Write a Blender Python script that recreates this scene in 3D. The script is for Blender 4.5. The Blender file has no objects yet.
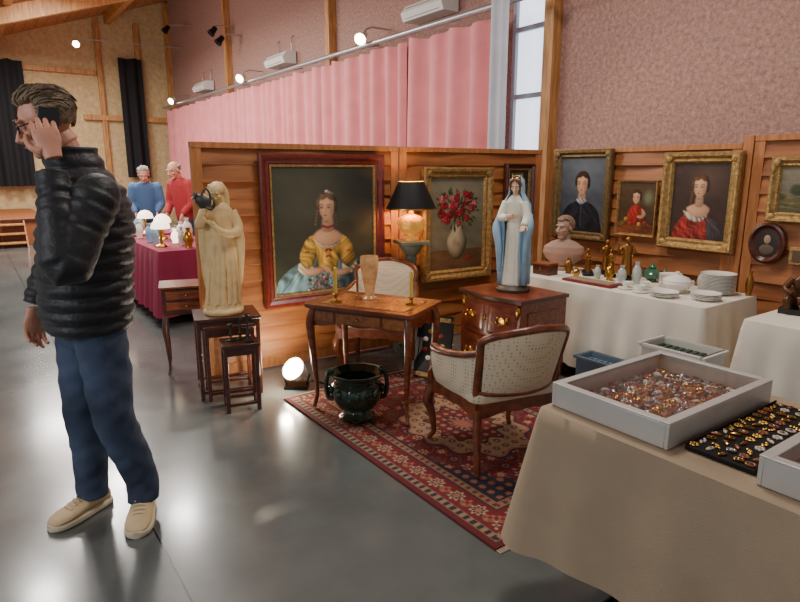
import bpy, math, random
import numpy as np
from mathutils import Vector, Matrix
random.seed(7); np.random.seed(7)
pi=math.pi; V=Vector
def l1(c):
    c=c/255.0
    return c/12.92 if c<=.04045 else ((c+.055)/1.055)**2.4
def lin(c): return (l1(c[0]),l1(c[1]),l1(c[2]),1.0)
# ------------------------------------------------------------ materials
def newmat(name):
    m=bpy.data.materials.new(name); m.use_nodes=True
    nt=m.node_tree; b=nt.nodes['Principled BSDF']
    return m,nt,b
def setv(nt,col,f):
    return tuple(min(1,max(0,c*f)) for c in col[:3])+(1,)
def mat(name,col,rough=.5,metal=0,var=0,vs=8,bump=0,bs=60,em=None,es=0,coat=0,trans=0,sheen=0,stretch=None,col2=None,detail=4,island=0):
    m,nt,b=newmat(name); c=lin(col)
    b.inputs['Base Color'].default_value=c; b.inputs['Roughness'].default_value=rough; b.inputs['Metallic'].default_value=metal
    if coat: b.inputs['Coat Weight'].default_value=coat; b.inputs['Coat Roughness'].default_value=.15
    if trans: b.inputs['Transmission Weight'].default_value=trans
    if sheen: b.inputs['Sheen Weight'].default_value=sheen
    if em: b.inputs['Emission Color'].default_value=lin(em); b.inputs['Emission Strength'].default_value=es
    tc=nt.nodes.new('ShaderNodeTexCoord'); mp=nt.nodes.new('ShaderNodeMapping'); nt.links.new(tc.outputs['Object'],mp.inputs[0])
    if stretch: mp.inputs['Scale'].default_value=stretch
    out=None
    if var or col2:
        n=nt.nodes.new('ShaderNodeTexNoise'); n.inputs['Scale'].default_value=vs; n.inputs['Detail'].default_value=detail
        nt.links.new(mp.outputs[0],n.inputs[0])
        r=nt.nodes.new('ShaderNodeValToRGB'); r.color_ramp.elements[0].position=.32; r.color_ramp.elements[1].position=.68
        if col2: r.color_ramp.elements[0].color=c; r.color_ramp.elements[1].color=lin(col2)
        else: r.color_ramp.elements[0].color=setv(nt,c,1-var); r.color_ramp.elements[1].color=setv(nt,c,1+var)
        nt.links.new(n.outputs[0],r.inputs[0]); out=r.outputs[0]
        if island:
            g=nt.nodes.new('ShaderNodeNewGeometry'); hs=nt.nodes.new('ShaderNodeHueSaturation'); mr=nt.nodes.new('ShaderNodeMapRange')
            mr.inputs[3].default_value=1-island; mr.inputs[4].default_value=1+island
            nt.links.new(g.outputs['Random Per Island'],mr.inputs[0]); nt.links.new(mr.outputs[0],hs.inputs['Value']); nt.links.new(out,hs.inputs['Color']); out=hs.outputs[0]
        nt.links.new(out,b.inputs['Base Color'])
    if bump:
        n2=nt.nodes.new('ShaderNodeTexNoise'); n2.inputs['Scale'].default_value=bs; n2.inputs['Detail'].default_value=3
        nt.links.new(mp.outputs[0],n2.inputs[0]); bp=nt.nodes.new('ShaderNodeBump'); bp.inputs['Strength'].default_value=bump; bp.inputs['Distance'].default_value=.01
        nt.links.new(n2.outputs[0],bp.inputs['Height']); nt.links.new(bp.outputs[0],b.inputs['Normal'])
    return m
def wood(name,c1,c2,rough=.4,st=(2,14,14),vs=3,island=0,coat=0):
    return mat(name,c1,rough,col2=c2,vs=vs,stretch=st,bump=.15,bs=20,island=island,coat=coat)
m_col,nt,b=newmat('painted_surface'); a=nt.nodes.new('ShaderNodeVertexColor'); a.layer_name='Col'; nt.links.new(a.outputs[0],b.inputs['Base Color']); b.inputs['Roughness'].default_value=.42
m_rug,nt,b=newmat('rug_wool'); a=nt.nodes.new('ShaderNodeVertexColor'); a.layer_name='Col'; nt.links.new(a.outputs[0],b.inputs['Base Color']); b.inputs['Roughness'].default_value=.95
n2=nt.nodes.new('ShaderNodeTexNoise'); n2.inputs['Scale'].default_value=250; bp=nt.nodes.new('ShaderNodeBump'); bp.inputs['Strength'].default_value=.5; bp.inputs['Distance'].default_value=.004; nt.links.new(n2.outputs[0],bp.inputs['Height']); nt.links.new(bp.outputs[0],b.inputs['Normal'])

PLANK=wood('partition_planks',(140,80,40),(178,112,60),.48,(1.0,9,9),2.5,island=.22)
PLANKF=wood('partition_frame_wood',(156,98,50),(192,124,74),.5,(10,10,2),3)
DARKW=wood('dark_mahogany',(54,23,16),(90,40,25),.3,(3,14,14),3,coat=.3)
MAHO=wood('walnut_veneer',(100,46,24),(150,78,40),.3,(2,12,12),4,coat=.3)
COMW=wood('commode_marquetry',(98,38,20),(150,66,34),.28,(2,9,9),5,coat=.4)
INLAY=wood('veneer_inlay',(150,82,40),(190,118,62),.25,(10,3,10),4,coat=.4)
CHAIRW=wood('chair_walnut',(88,40,20),(130,68,36),.3,(5,5,5),4,coat=.3)
POSTW=wood('post_pine',(160,108,58),(204,150,92),.5,(8,8,1.2),3)
CREAMS=mat('cream_plaster',(226,194,138),.55,var=.12,vs=14,bump=.2,bs=30)
GOLD=mat('gilt_frame',(172,138,84),.42,.6,var=.35,vs=40,bump=.7,bs=90)
BRASS=mat('brass',(196,150,70),.25,1,var=.1,vs=20)
BLACK=mat('black_paint',(20,19,20),.35)
BLACKM=mat('black_metal',(28,28,30),.4,.6)
WHITE=mat('white_plastic',(225,225,218),.4)
PORC=mat('white_porcelain',(235,232,224),.15,coat=.4)
STEEL=mat('steel',(180,180,182),.35,.7)
SKIN=mat('skin',(210,148,122),.5,var=.08,vs=30)
# ------------------------------------------------------------ builder
def catmull(pts,rs,sub):
    if sub<=1 or len(pts)<3: return pts,rs
    P=[pts[0]+(pts[0]-pts[1])]+list(pts)+[pts[-1]+(pts[-1]-pts[-2])]; R=[rs[0]]+list(rs)+[rs[-1]]
    op=[];orr=[]
    for i in range(1,len(P)-2):
        for k in range(sub):
            t=k/sub
            op.append(.5*((2*P[i])+(P[i+1]-P[i-1])*t+(2*P[i-1]-5*P[i]+4*P[i+1]-P[i+2])*t*t+(-P[i-1]+3*P[i]-3*P[i+1]+P[i+2])*t**3))
            s=t*t*(3-2*t); orr.append(R[i]*(1-s)+R[i+1]*s)
    op.append(pts[-1]); orr.append(rs[-1]); return op,orr
def frames(pts):
    n=len(pts); T=[]
    for i in range(n):
        d=(pts[min(i+1,n-1)]-pts[max(i-1,0)]); T.append(d.normalized() if d.length>1e-9 else V((0,0,1)))
    u=T[0].orthogonal().normalized(); out=[]
    for i in range(n):
        u=(u-T[i]*u.dot(T[i])); u=u.normalized() if u.length>1e-6 else T[i].orthogonal().normalized()
        out.append((T[i],u,T[i].cross(u)))
    return out
def ring(c,ax,ay,a,b,n=24,mod=None,p=1.0):
    out=[]
    for i in range(n):
        t=2*pi*i/n; f=1+(mod(t) if mod else 0); ct,st=math.cos(t),math.sin(t)
        if p!=1: ct=math.copysign(abs(ct)**p,ct); st=math.copysign(abs(st)**p,st)
        out.append(V(c)+ax*(a*ct*f)+ay*(b*st*f))
    return out
X3,Y3,Z3=V((1,0,0)),V((0,1,0)),V((0,0,1))
class B:
    def __init__(s): s.v=[];s.f=[];s.m=[];s.mats=[];s.M=Matrix.Identity(4)
    def add(s,vs,fs,mt):
        if mt not in s.mats: s.mats.append(mt)
        k=s.mats.index(mt); o=len(s.v); s.v+=[s.M@V(p) for p in vs]
        for f in fs: s.f.append([i+o for i in f]); s.m.append(k)
    def box(s,c,sz,mt,rot=None):
        R=rot if rot else Matrix.Identity(3); c=V(c); vs=[]
        for z in(-.5,.5):
            for y in(-.5,.5):
                for x in(-.5,.5): vs.append(c+R@V((x*sz[0],y*sz[1],z*sz[2])))
        s.add(vs,[(0,2,3,1),(4,5,7,6),(0,1,5,4),(2,6,7,3),(0,4,6,2),(1,3,7,5)],mt)
    def loft(s,rings,mt,closed=True,caps=True):
        n=len(rings[0]); vs=[p for r in rings for p in r]; fs=[]
        for j in range(len(rings)-1):
            for i in range(n if closed else n-1):
                k=(i+1)%n; fs.append((j*n+i,j*n+k,(j+1)*n+k,(j+1)*n+i))
        if caps and closed:
            fs.append(list(range(n))[::-1]); fs.append([(len(rings)-1)*n+i for i in range(n)])
        s.add(vs,fs,mt)
    def tube(s,pts,r,mt,n=10,sub=1,flat=1.0):
        pts=[V(p) for p in pts]; rs=list(r) if isinstance(r,(list,tuple)) else [r]*len(pts)
        pts,rs=catmull(pts,rs,sub); fr=frames(pts)
        s.loft([ring(p,f[1],f[2],q,q*flat,n) for p,q,f in zip(pts,rs,fr)],mt)
    def lathe(s,prof,mt,c=(0,0,0),n=24,ax=None,mod=None,sc=1):
        c=V(c)
        if ax is None: ex,ey,ez=X3,Y3,Z3
        else: ez=V(ax).normalized(); ex=ez.orthogonal().normalized(); ey=ez.cross(ex)
        s.loft([ring(c+ez*(z*sc),ex,ey,max(r,.0004)*sc,max(r,.0004)*sc,n,mod) for r,z in prof],mt)
    def ell(s,c,r,mt,rot=None,nu=16,nv=10):
        R=rot if rot else Matrix.Identity(3); c=V(c)
        rs=[]
        for j in range(nv+1):
            ph=-pi/2+pi*j/nv; ph=max(-pi/2+.06,min(pi/2-.06,ph)); cz,sz=math.cos(ph),math.sin(ph)
            rs.append([c+R@V((r[0]*cz*math.cos(2*pi*i/nu),r[1]*cz*math.sin(2*pi*i/nu),r[2]*sz)) for i in range(nu)])
        s.loft(rs,mt)
    def prism(s,poly,z0,z1,mt):
        s.loft([[V((x,y,z0)) for x,y in poly],[V((x,y,z1)) for x,y in poly]],mt)
    def build(s,name,loc=(0,0,0),rz=0,parent=None,bevel=0,remesh=0,smooth=0,angle=40,solid=0,disp=None,sub=0):
        me=bpy.data.meshes.new(name); me.from_pydata([tuple(p) for p in s.v],[],s.f)
        for m in s.mats: me.materials.append(m)
        me.polygons.foreach_set('material_index',s.m); me.polygons.foreach_set('use_smooth',[True]*len(s.f)); me.update()
        if not remesh: me.set_sharp_from_angle(angle=math.radians(angle))
        o=bpy.data.objects.new(name,me); bpy.context.collection.objects.link(o)
        o.location=loc; o.rotation_euler=(0,0,rz)
        if parent is not None:
            o.parent=parent
        if bevel:
            md=o.modifiers.new('bevel','BEVEL'); md.width=bevel; md.segments=2; md.limit_method='ANGLE'; md.angle_limit=math.radians(40); md.harden_normals=False
        if solid:
            md=o.modifiers.new('solid','SOLIDIFY'); md.thickness=solid; md.offset=1
        if remesh:
            md=o.modifiers.new('remesh','REMESH'); md.mode='VOXEL'; md.voxel_size=remesh; md.use_smooth_shade=True
        if smooth:
            md=o.modifiers.new('smooth','SMOOTH'); md.iterations=smooth; md.factor=.5
        if sub:
            md=o.modifiers.new('sub','SUBSURF'); md.levels=sub; md.render_levels=sub
        return o
def empty(name,loc=(0,0,0),rz=0):
    e=bpy.data.objects.new(name,None); bpy.context.collection.objects.link(e); e.location=loc; e.rotation_euler=(0,0,rz); e.empty_display_size=.1; return e
def wparent(o,root):
    o.parent=root; o.matrix_parent_inverse=(Matrix.Translation(root.location)@Matrix.Rotation(root.rotation_euler[2],4,'Z')).inverted()
# ------------------------------------------------------------ room frame
DW=V((.58,-.815,0)).normalized(); NW=V((-DW.y,DW.x,0)); TH=math.atan2(DW.y,DW.x)
P0=V((2.0,6.2,0))
def W(s,n,z=0): return P0-DW*s-NW*n+V((0,0,z))
m,nt,b=newmat('polished_concrete')
tc=nt.nodes.new('ShaderNodeTexCoord'); n1=nt.nodes.new('ShaderNodeTexNoise'); n1.inputs['Scale'].default_value=.9; n1.inputs['Detail'].default_value=8; n1.inputs['Roughness'].default_value=.6
nt.links.new(tc.outputs['Object'],n1.inputs[0]); r=nt.nodes.new('ShaderNodeValToRGB'); r.color_ramp.elements[0].position=.3; r.color_ramp.elements[1].position=.72
r.color_ramp.elements[0].color=lin((76,80,80)); r.color_ramp.elements[1].color=lin((112,116,113)); nt.links.new(n1.outputs[0],r.inputs[0])
sx=nt.nodes.new('ShaderNodeSeparateXYZ'); nt.links.new(tc.outputs['Object'],sx.inputs[0])
def joint(sock,off,per):
    a=nt.nodes.new('ShaderNodeMath'); a.operation='ADD'; a.inputs[1].default_value=off; nt.links.new(sock,a.inputs[0])
    p=nt.nodes.new('ShaderNodeMath'); p.operation='PINGPONG'; p.inputs[1].default_value=per/2; nt.links.new(a.outputs[0],p.inputs[0])
    l=nt.nodes.new('ShaderNodeMath'); l.operation='LESS_THAN'; l.inputs[1].default_value=.004; nt.links.new(p.outputs[0],l.inputs[0]); return l.outputs[0]
j1=joint(sx.outputs[1],4.75,4.5); j2=joint(sx.outputs[0],1.5,4.5)
mx=nt.nodes.new('ShaderNodeMath'); mx.operation='MAXIMUM'; nt.links.new(j1,mx.inputs[0]); nt.links.new(j2,mx.inputs[1])
mix=nt.nodes.new('ShaderNodeMixRGB'); nt.links.new(mx.outputs[0],mix.inputs[0]); nt.links.new(r.outputs[0],mix.inputs[1]); mix.inputs[2].default_value=lin((36,36,35))
nt.links.new(mix.outputs[0],b.inputs['Base Color'])
n3=nt.nodes.new('ShaderNodeTexNoise'); n3.inputs['Scale'].default_value=3; n3.inputs['Detail'].default_value=6; nt.links.new(tc.outputs['Object'],n3.inputs[0])
mr=nt.nodes.new('ShaderNodeMapRange'); mr.inputs[3].default_value=.14; mr.inputs[4].default_value=.28; nt.links.new(n3.outputs[0],mr.inputs[0]); nt.links.new(mr.outputs[0],b.inputs['Roughness'])
b.inputs['Coat Weight'].default_value=.35; b.inputs['Coat Roughness'].default_value=.12
FLOORM=m
def wallmat(name,c1,c2,c3,sc):
    m,nt,b=newmat(name); tc=nt.nodes.new('ShaderNodeTexCoord')
    n=nt.nodes.new('ShaderNodeTexNoise'); n.inputs['Scale'].default_value=sc; n.inputs['Detail'].default_value=8; n.inputs['Roughness'].default_value=.8
    nt.links.new(tc.outputs['Object'],n.inputs[0]); r=nt.nodes.new('ShaderNodeValToRGB')
    e=r.color_ramp.elements; e[0].position=.33; e[0].color=lin(c1); e[1].position=.5; e[1].color=lin(c2); k=e.new(.67); k.color=lin(c3)
    nt.links.new(n.outputs[0],r.inputs[0]); nt.links.new(r.outputs[0],b.inputs['Base Color']); b.inputs['Roughness'].default_value=.9
    bp=nt.nodes.new('ShaderNodeBump'); bp.inputs['Strength'].default_value=.2; bp.inputs['Distance'].default_value=.01; nt.links.new(n.outputs[0],bp.inputs['Height']); nt.links.new(bp.outputs[0],b.inputs['Normal']); return m
PINKW=wallmat('wood_fibre_panel_pink',(126,90,82),(166,128,116),(196,160,148),26)
BEIGEW=wallmat('wood_fibre_panel_beige',(178,152,108),(200,174,128),(216,194,152),9)
CEILW=wood('ceiling_boards',(168,112,68),(206,150,98),.6,(1,14,14),3,island=.12)
S0,S1,NN=-7.0,14.8,11.0
bb=B(); bb.box((-(S0+S1)/2,-NN/2,-.05),(S1-S0,NN,.1),FLOORM); bb.build('floor',P0,TH)
bb=B(); bb.box((-(S0+S1)/2,.1,3.1),(S1-S0,.2,6.3),PINKW); bb.build('wall_right',P0,TH)
bb=B(); bb.box((-S1-.1,-NN/2+.1,3.1),(.2,NN+.2,6.3),BEIGEW); bb.build('wall_back',P0,TH)
bb=B(); zc=lambda n: max(3.6,6.12-.34*n)
nb=46
for i in range(nb):
    n0=i*NN/nb; n1_=(i+1)*NN/nb-.012; z0,z1=zc(n0),zc(n1_)
    vs=[(-S0,-n0,z0),(-S1,-n0,z0),(-S1,-n1_,z1),(-S0,-n1_,z1)]; vs+= [(a_,b_,c_+.04) for a_,b_,c_ in vs]
    bb.add(vs,[(0,1,2,3),(7,6,5,4),(0,4,5,1),(1,5,6,2),(2,6,7,3),(3,7,4,0)],CEILW)
bb.build('ceiling',P0,TH)
bb=B()
for s in(.62,5.3,10.0,14.7,-4.1): bb.box((-s,-.07,3.02),(.13,.14,6.04),POSTW)
bb.build('trim_1',P0,TH,bevel=.004)
bb=B()
for n in(1.6,4.2,6.8):
    z=zc(n)-.13; bb.box((-(S0+S1)/2,-n,z),(S1-S0,.14,.24),POSTW)
for s in(5.3,10.0):
    pts=[(-s,-.14,5.7),(-s,-6,3.75)]
    bb.loft([[V((-s+dx,y,z+dz)) for dx,dz in((-.07,-.2),(.07,-.2),(.07,.1),(-.07,.1))] for _,y,z in pts],POSTW)
bb.build('trim_2',P0,TH,bevel=.004)
bb=B()
bb.box((-14.72,-1.2,2.9),(.12,2.4,.14),POSTW)
for n in(.9,1.9): bb.box((-14.73,-n,2.9),(.1,.12,5.0),POSTW)
bb.box((-14.72,-5.5,4.05),(.1,7,.12),POSTW)
bb.build('trim_3',P0,TH,bevel=.004)
# ------------------------------------------------------------ curtains
def curtain(name,s0,s1,n,z0,z1,mt,amp=.05,per=.2,seed=0,rz=TH,org=P0,alongy=False):
    bb=B(); N=int(abs(s1-s0)/per*14); rows=10; rings=[]
    rnd=random.Random(seed); ph=[rnd.uniform(0,6) for _ in range(4)]
    for j in range(rows+1):
        t=j/rows; z=z1+(z0-z1)*t; row=[]
        for i in range(N+1):
            s=s0+(s1-s0)*i/N
            w=math.sin(2*pi*s/per+1.6*math.sin(s*1.9+ph[0])+.5*t*math.sin(s+ph[2]))
            d=amp*(.6+.4*t)*(math.copysign(abs(w)**.75,w)+.5*math.sin(2*pi*s/per*.37+ph[1]))
            zz=z-(.045*abs(math.sin(s*pi/(per*2)))**.7 if j==0 else 0)
            row.append(V((-s,-n+d,zz)) if not alongy else V((-n+d,-s,zz)))
        rings.append(row)
    bb.loft(rings,mt,closed=False,caps=False); return bb.build(name,org,rz,angle=80)
PINKC=mat('pink_curtain_fabric',(230,142,144),.85,var=.08,vs=3,sheen=.3)
GREYC=mat('grey_lining_fabric',(196,198,206),.8,var=.08,vs=4)
WFR=mat('window_frame_grey',(150,152,158),.5)
BLKC=mat('black_stage_curtain',(22,22,26),.9)
cuts=[1.14,2.9,5.1,8.4,11.4,14.4]
for i in range(5): curtain('pink_curtain',cuts[i]-(0 if i==0 else .04),cuts[i+1]+.02,.3+(.03 if i%2 else 0),.35,3.16,PINKC,.08,.34,i)
curtain('grey_curtain',.84,1.14,.47,.35,3.3,GREYC,.03,.12,9)
bb=B(); bb.tube([(-.2,-.37,3.22),(-14.5,-.37,3.22)],.035,STEEL,12)
for s in(1.5,4,6.5,9,11.5,14): bb.tube([(-s,-.01,3.3),(-s,-.37,3.22)],.015,STEEL,8)
bb.build('curtain_rail',P0,TH)
WINM=mat('window_daylight',(230,238,245),.3,em=(225,238,255),es=1.8)
bb=B(); bb.box((-.93,-.02,2.1),(.46,.03,3.0),WINM)
for x in(-.70,-1.16): bb.box((x,-.045,2.1),(.05,.07,3.1),WFR)
for z in(.58,1.45,2.3,3.0,3.62): bb.box((-.93,-.045,z),(.46,.06,.05),WFR)
bb.build('window_1',P0,TH,bevel=.003)
curtain('black_stage_curtain',.85,1.45,14.55,1.3,4.5,BLKC,.06,.25,3,alongy=True)
curtain('black_stage_curtain',3.7,5.6,14.5,1.1,4.2,BLKC,.06,.25,4,alongy=True)
for s in(2.6,7.1,11.6):
    bb=B(); prof=[(-.02,-.1),(-.02,.12),(-.22,.1),(-.3,.0),(-.26,-.1)]
    bb.loft([[V((-s+x,y,3.5+z)) for y,z in prof] for x in(-.42,.42)],WHITE)
    for k in range(5): bb.box((-s,-.275,3.43+.03*k),(.7,.012,.008),STEEL)
    for x in(-.3,.3): bb.tube([(-s+x,-.05,3.6),(-s+x,-.05,3.85),(-s+x,-.012,3.9)],.01,STEEL,6)
    bb.build('wall_heater',P0,TH,bevel=.006)
LAMPM=mat('lit_lamp_glass',(255,240,215),.4,em=(255,236,205),es=18)
def wspot(name,s,n,z,lit=True,d=(0,-.6,-.7)):
    bb=B(); d=V(d).normalized(); c=V((-s,-n,z))
    bb.lathe([(0,-.12),(.05,-.12),(.06,-.03),(.085,.05),(.085,.06),(.07,.05),(.0,.03)],BLACKM if not lit else WHITE,c,16,ax=d)
    if lit: bb.lathe([(0,.052),(.08,.058),(.06,.075),(0,.085)],LAMPM,c,16,ax=d)
    bb.tube([c,c+V((0,.08,.12)),V((-s,-.3,z+.16)),V((-s,-.016,z+.16))],.012,STEEL,6)
    bb.build(name,P0,TH)
wspot('wall_spotlight',3.7,.48,3.3,d=(.5,-.7,-.5)); wspot('wall_spotlight',8.25,.48,3.3,d=(.5,-.7,-.4)); wspot('wall_spotlight',13.2,.48,3.3,d=(.5,-.7,-.4))
wspot('wall_spotlight',13.3,2.6,4.5,d=(.7,-.4,-.4))
wspot('stage_floodlight',9.7,.5,4.4,False); wspot('stage_floodlight',9.3,.5,4.15,False); wspot('stage_floodlight',12.5,.7,4.9,False)
SW=wood('stage_wood',(128,72,38),(168,104,60),.5)
bb=B(); bb.box((-12.7,-6.9,.26),(4.1,6.0,.52),SW)
for k in range(9): bb.box((-10.64,-4.1-.65*k,.26),(.03,.04,.5),POSTW)
bb.box((-10.63,-6.9,.5),(.06,6.0,.05),DARKW)
for k in range(3): bb.box((-10.5+.14*k,-4.9,.43-.17*k),(.28,1.1,.03),POSTW)
for q in(-.55,.55): bb.loft([[V((-10.6,-4.9+q+e,0)),V((-10.6,-4.9+q+e,.5)),V((-10.5,-4.9+q+e,.5)),V((-10.0,-4.9+q+e,0))] for e in(-.015,.015)],SW)
bb.build('stage',P0,TH,bevel=.004)
# ------------------------------------------------------------ fence panels
def fence(name,p0,p1,h=1.69):
    p0,p1=V(p0),V(p1); L=(p1-p0).length; ang=math.atan2(p1.y-p0.y,p1.x-p0.x); bb=B()
    for x in(.035,L-.035): bb.box((x,.0,h/2),(.07,.05,h),PLANKF)
    bb.box((L/2,0,h-.02),(L,.06,.04),PLANKF); bb.box((L/2,.0,.05),(L-.14,.05,.08),PLANKF)
    n=13; hh=(h-.12)/n
    for i in range(n):
        z=.09+hh*(i+.5); ph=pi*(i%2); N=12; rs=[]
        for j in range(N+1):
            t=j/N; x=.068+(L-.136)*t; w=.010*math.sin(t*3*pi+ph)
            rs.append([V((x,-.026+w,z-hh*.5)),V((x,-.004+w,z+hh*.5)),V((x,.008+w,z+hh*.52)),V((x,-.010+w,z-hh*.52))])
        bb.loft(rs,PLANK)
    for x in(L*.335,L*.667): bb.box((x,.024,h/2),(.05,.02,h-.1),PLANKF)
    bb.build(name,(p0.x,p0.y,0),ang,bevel=.002)
PD=V((.844,.536,0)).normalized(); PS=V((-1.43,4.2,0)); PA=math.atan2(PD.y,PD.x)
fence('wood_fence_panel',PS,PS+PD*1.66); fence('wood_fence_panel',PS+PD*1.675,PS+PD*3.30)
RS=V((1.48,5.85,0))
fence('wood_fence_panel',RS,RS+DW*1.72); fence('wood_fence_panel',RS+DW*1.8,RS+DW*3.5,1.74)
bb=B(); bb.box((0,0,.87),(.07,.07,1.74),PLANKF); bb.build('fence_post',RS+DW*1.76,TH,bevel=.004)
# ------------------------------------------------------------ painter
class Paint:
    def __init__(s,asp,bg,n=170):
        s.asp=asp; s.nx=int(n*asp)+1; s.ny=n+1
        s.X,s.Y=np.meshgrid(np.linspace(-asp/2,asp/2,s.nx),np.linspace(0,1,s.ny)); s.I=np.zeros((s.ny,s.nx,3)); s.I[:]=bg
        s.noise(.10,3)
    def noise(s,a,f):
        r=np.random.RandomState(3); q=0
        for k in range(5):
            w=r.uniform(-1,1,2)*f*6*(1+k*.7); q=q+np.sin(w[0]*s.X+w[1]*s.Y+r.uniform(0,6))/(1+k*.5)
        s.I*=(1+a*q[...,None]/2)
    def blend(s,al,col,sh=None):
        c=np.array(col,float)[None,None,:]*np.ones_like(s.I)
        if sh is not None: c=c*sh[...,None]
        al=np.clip(al,0,1)[...,None]; s.I=s.I*(1-al)+c*al
    def e(s,cx,cy,rx,ry,col,rot=0,soft=.25,shade=.25,al=1):
        c,sn=math.cos(rot),math.sin(rot); dx,dy=s.X-cx,s.Y-cy; u=(dx*c+dy*sn)/rx; v=(-dx*sn+dy*c)/ry
        r=np.sqrt(u*u+v*v); uw=dx/max(rx,ry); vw=dy/max(rx,ry)
        s.blend(np.clip((1-r)/soft,0,1)*al,col,np.clip(1+shade*(-.6*uw+.5*vw)-shade*.3*r,.2,1.5))
    def line(s,pts,w,col,al=1):
        dist=np.full(s.X.shape,9.0)
        for (x1,y1),(x2,y2) in zip(pts[:-1],pts[1:]):
            ex,ey=x2-x1,y2-y1; t=np.clip(((s.X-x1)*ex+(s.Y-y1)*ey)/(ex*ex+ey*ey+1e-9),0,1); dist=np.minimum(dist,np.hypot(s.X-x1-t*ex,s.Y-y1-t*ey))
        s.blend(np.clip(1.5-dist/w,0,1)*al,col)
    def blob(s,pts,col,shade=.25,folds=0,fd=(1,0),fa=.18,soft=.012,al=1):
        P=[V((x,y,0)) for x,y in pts]; n=len(P); q=[]
        for i in range(n):
            a,b_,c,d=P[i-1],P[i],P[(i+1)%n],P[(i+2)%n]
            for k in range(5):
                t=k/5; q.append(.5*((2*b_)+(c-a)*t+(2*a-5*b_+4*c-d)*t*t+(-a+3*b_-3*c+d)*t**3))
        ins=np.zeros(s.X.shape,bool); m=len(q); dist=np.full(s.X.shape,9.0)
        for i in range(m):
            x1,y1=q[i].x,q[i].y; x2,y2=q[(i+1)%m].x,q[(i+1)%m].y
            if y1!=y2:
                c=((s.Y<y1)!=(s.Y<y2))&(s.X<(x2-x1)*(s.Y-y1)/(y2-y1)+x1); ins^=c
            ex,ey=x2-x1,y2-y1; t=np.clip(((s.X-x1)*ex+(s.Y-y1)*ey)/(ex*ex+ey*ey+1e-9),0,1); dist=np.minimum(dist,np.hypot(s.X-x1-t*ex,s.Y-y1-t*ey))
        cx=sum(p.x for p in q)/m; cy=sum(p.y for p in q)/m; R=max(max(abs(p.x-cx),abs(p.y-cy)) for p in q)
        sh=1+shade*(-.7*(s.X-cx)+.5*(s.Y-cy))/R - shade*.8*np.exp(-dist/(R*.22))
        if folds:
            ph=folds*((s.X-cx)*fd[0]+(s.Y-cy)*fd[1]); sh=sh+fa*np.sin(ph+2.2*np.sin(s.Y*17+s.X*9))*(.6+.4*np.sin(s.Y*31-s.X*13))+fa*.4*np.sin(ph*2.3+3*np.sin(s.Y*29-s.X*21))
        s.blend(np.where(ins,np.clip(dist/soft+.35,0,1),0)*al,col,np.clip(sh,.3,1.45))
    def strokes(s,a=.06):
        r=np.random.RandomState(5); g=r.rand(*s.X.shape); g=(g+np.roll(g,1,0)+np.roll(g,1,1)+np.roll(g,-1,0))/4; s.I*=(1+a*2*(g-.5))[...,None]
    def obj(s,name,w,h,parent,y=0,flat=False,mt=None,zc=0):
        xs=s.X/s.asp*w; zs=(s.Y-.5)*h; n=s.nx*s.ny
        co=np.zeros((n,3)); co[:,0]=xs.ravel(); 
        if flat: co[:,1]=zs.ravel(); co[:,2]=zc
        else: co[:,1]=y; co[:,2]=zs.ravel()+zc
        idx=np.arange(n).reshape(s.ny,s.nx); f=np.stack([idx[:-1,:-1],idx[:-1,1:],idx[1:,1:],idx[1:,:-1]],-1).reshape(-1,4)
        me=bpy.data.meshes.new(name); me.from_pydata(co.tolist(),[],f.tolist())
        ca=me.color_attributes.new('Col','FLOAT_COLOR','POINT'); c=np.clip(s.I,0,255)/255; c=np.where(c<=.04045,c/12.92,((c+.055)/1.055)**2.4)
        ca.data.foreach_set('color',np.concatenate([c.reshape(-1,3),np.ones((n,1))],1).ravel()); me.materials.append(mt or m_col)
        o=bpy.data.objects.new(name,me); bpy.context.collection.objects.link(o); o.parent=parent; return o
def mul(c,k): return [v*k for v in c]
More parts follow.
